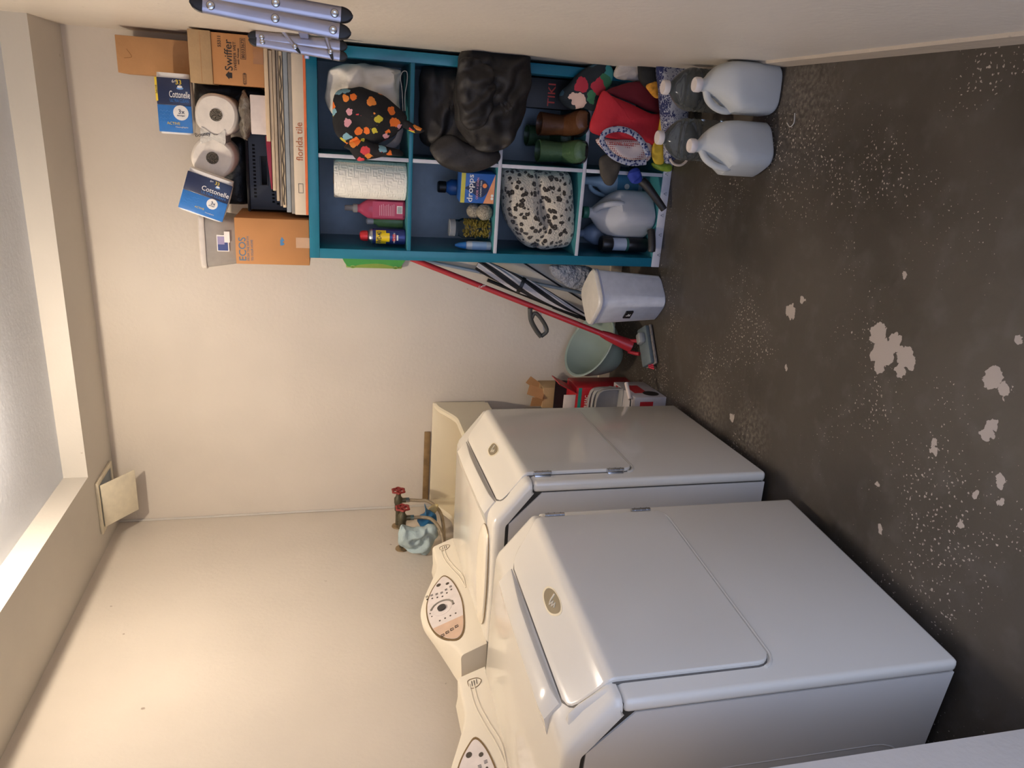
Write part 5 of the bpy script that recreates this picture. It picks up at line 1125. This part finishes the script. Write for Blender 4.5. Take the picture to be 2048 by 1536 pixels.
# ---- taps, hoses, rag
brass = mat('aged_brass', '#5f5a48', .45, .6); tapred = mat('tap_red', '#8e2f2a', .5); hose_m = mat('braided_steel', '#a89a84', .3, .7, bump=(300, .8, .004))
def valve(label, wy, wz, xl, hose, k):
    t = thing('wall_valve', label, 'valve', (.0, wy, wz), 0, 'supply valves above the sink')
    MB().lathe([(.030, .001), (.028, .006), (.016, .012)], seg=24, axis='x').build('flange', mat('flange_brass', '#a08a6a', .3, .7), t)
    m = MB(); m.lathe([(.012, .004), (.012, xl - .06), (.017, xl - .055), (.017, xl - .02), (.020, xl - .015), (.020, xl + .010), (.013, xl + .02), (.011, xl + .034)], seg=20, axis='x'); m.tube([(xl - .003, 0, 0), (xl - .003, 0, -.036)], .012, 14); m.build('body', brass, t)
    MB().tube([(xl + .03, 0, 0), (xl + .05, 0, 0)], .005, 8).build('stem', brass, t)
    m = MB(); xh = xl + .05; ring = [(xh + .003 * math.cos(k_ * math.tau / 12 * 6), math.cos(k_ / 24 * math.tau) * (.028 + .004 * math.cos(6 * k_ / 24 * math.tau)), math.sin(k_ / 24 * math.tau) * (.028 + .004 * math.cos(6 * k_ / 24 * math.tau))) for k_ in range(25)]
    ring = [(xh, y, z) for _, y, z in ring]; m.tube(ring, .0052, 8)
    for j in range(5): a = j / 5 * math.tau; m.tube([(xh, 0, 0), (xh, math.cos(a) * .027, math.sin(a) * .027)], .004, 6)
    m.lathe([(.009, xh - .006), (.009, xh + .006)], seg=12, axis='x'); m.build('hand_wheel', tapred, t)
    m = MB(); m.tube([(xl - .003, 0, -.036), (xl - .003, 0, -.052)], .0135, 6); m.build('coupling', chrome, t)
    h0 = Vector((xl - .003, 0, -.05)); pts = [h0] + [Vector(p) - t.location for p in hose]
    MB().tube(curve(pts, 48), .0082, 12).build('hose', hose_m, t); return t
va = pix(797, 1050, 'x', 0); vb = pix(804, 1097, 'x', 0)
valve('supply valve with a red wheel nearer the room corner, bare pipe', -.19, 1.086, .145, [(.142, -.2, .99), (.155, -.24, .945), (.150, -.33, .905), (.12, -.43, .90), (.075, -.58, .915), (.05, -.70, .90)], 0)
valve('supply valve with a red wheel half wrapped in the pale blue rag', -.395, 1.086, .165, [(.162, -.40, .99), (.17, -.44, .955), (.15, -.51, .925), (.10, -.62, .915), (.06, -.72, .90)], 1)
soft('blue_rag', 'pale blue rag draped over a supply valve by the sink', 'rag', [(800, 1052), (812, 1053), (828, 1056), (845, 1054), (858, 1048), (874, 1052), (876, 1070), (868, 1085), (855, 1106), (835, 1104), (808, 1098), (797, 1082)], -.455, .03, mat('rag_blue', '#b3c4c4', .9, bump=(45, .4, .01)), 81, .008, 26, famp=.010, fold=(60, 0, 25))
soft('blue_bag', 'bright blue plastic bag behind the water hoses', 'plastic bag', [(838, 1032), (850, 1024), (849, 1006), (855, 1018), (862, 1022), (872, 1030), (873, 1048), (860, 1056), (845, 1056), (835, 1044)], -.36, .02, mat('bag_blue', '#2f6f9c', .4), 82, .004, 30)
soft('yellow_bag', 'pale yellow plastic bag corner behind the blue bag', 'plastic bag', [(856, 1018), (866, 1010), (876, 1008), (872, 1022), (864, 1030)], -.33, .014, mat('bag_yellow', '#d2bf8a', .5), 83, .003, 40)

# ------------------------------------------------------------------ folding drying rack on the right wall
alu = mat('polished_aluminium', '#a19ea8', .28, .9, var=(12, .08)); rk = thing('drying_rack', 'folded aluminium drying rack hanging on the right wall above the jackets', 'drying rack', (2.10, -.85, 1.30))
def slat(p_top, p_bot, w_, d_, screws, par=rk, caps=(1, 1)):
    a, b = Vector(p_top) - rk.location, Vector(p_bot) - rk.location; ax = (b - a).normalized()
    m = MB(); m.tube([a, b], 1, 20, flat=(w_ / 2, d_ / 2), up=Vector((1, 0, 0)))
    # square the oval section off
    for v in m.bm.verts:
        rel = v.co - a; tt = rel.dot(ax); rad = rel - ax * tt; n1 = (Vector((1, 0, 0)) - ax * ax.x).normalized(); n2 = ax.cross(n1)
        u_, w2_ = rad.dot(n1) / (w_ / 2), rad.dot(n2) / (d_ / 2); L = (abs(u_) ** 5 + abs(w2_) ** 5) ** .2 or 1
        v.co = a + ax * tt + n1 * (u_ / L * w_ / 2) + n2 * (w2_ / L * d_ / 2)
    s_ = m.build('slat', alu, par)
    for c, sg in ((a, -1), (b, 1)):
        rows = []; n1 = (Vector((1, 0, 0)) - ax * ax.x).normalized(); n2 = ax.cross(n1)
        for k in range(6):
            e = k / 5; rr_ = math.sqrt(max(0.02, 1 - e * e)); row = []
            for j in range(20):
                an = j / 20 * math.tau; ca, sa = math.cos(an), math.sin(an); row.append(c + ax * (sg * (.026 * e - .004)) + n1 * (math.copysign(abs(ca) ** .45, ca) * w_ / 2 * 1.02 * rr_) + n2 * (math.copysign(abs(sa) ** .45, sa) * d_ / 2 * 1.04))
            rows.append(row)
        m = MB(); m.grid(rows, closed_v=True, cap0=True, cap1=True); m.build('end_cap', black_pl, s_)
    for k in screws:
        c = a + (b - a) * k + Vector((0, -d_ / 2, 0)); m = MB(); m.lathe([(.009, .002), (.009, -.002), (.0075, -.005), (.004, -.006), (.0038, -.003), (.001, -.0025)], c=c, seg=18, axis='y'); m.build('screw', chrome, s_)
    return s_
yn = -1.55
ptop = pix(402, 8, 'y', yn); pbot = pix(682, 64, 'y', yn)
wsl = .0335
for k in range(3):
    dx = Vector((wsl * 1.02 * k, 0, 0)); 
    if pbot.x + dx.x + wsl / 2 > W: break
    pt_, pb_ = ptop + dx, pbot + dx - Vector((0, 0, .004 * k))
    pt_.x = min(pt_.x, W - wsl / 2 - .002 + 0)
    slat(pt_, pb_, wsl, .020, (.07, .52, .94))
yf = -.52
for k, (ta, tb) in enumerate((((511, 82), (682, 112)), ((509, 62), (682, 92)))):
    a, b = pix(*ta, 'y', yf), pix(*tb, 'y', yf); a.x = min(a.x, W - .02); slat(a, b, .036, .018, (.08,))
a, b = pix(552, 45, 'y', yf - .02), pix(592, 96, 'y', yf - .02); slat(a, b, .012, .010, (.95,))
a, b = pix(650, 66, 'y', yf - .03), pix(662, 108, 'y', yf - .03); slat(a, b, .012, .010, (.9,))
a, b = pix(580, 97, 'y', yf + .025), pix(676, 86, 'y', yf + .025); slat(a, b, .030, .012, ())
MB().bb(W - .012 - 2.10, W - 2.10, -1.56 + .85, -.48 + .85, .155, .185, .003).build('wall_rail', alu, rk)
for yy in (yn + .012, yf + .03): MB().bb(2.06 - 2.10, W - .012 - 2.10, yy + .85, yy + .85 + .012, .155, .175, .002).build('bracket', alu, rk)

# drop the unused label helper keys and make sure every top-level thing is described
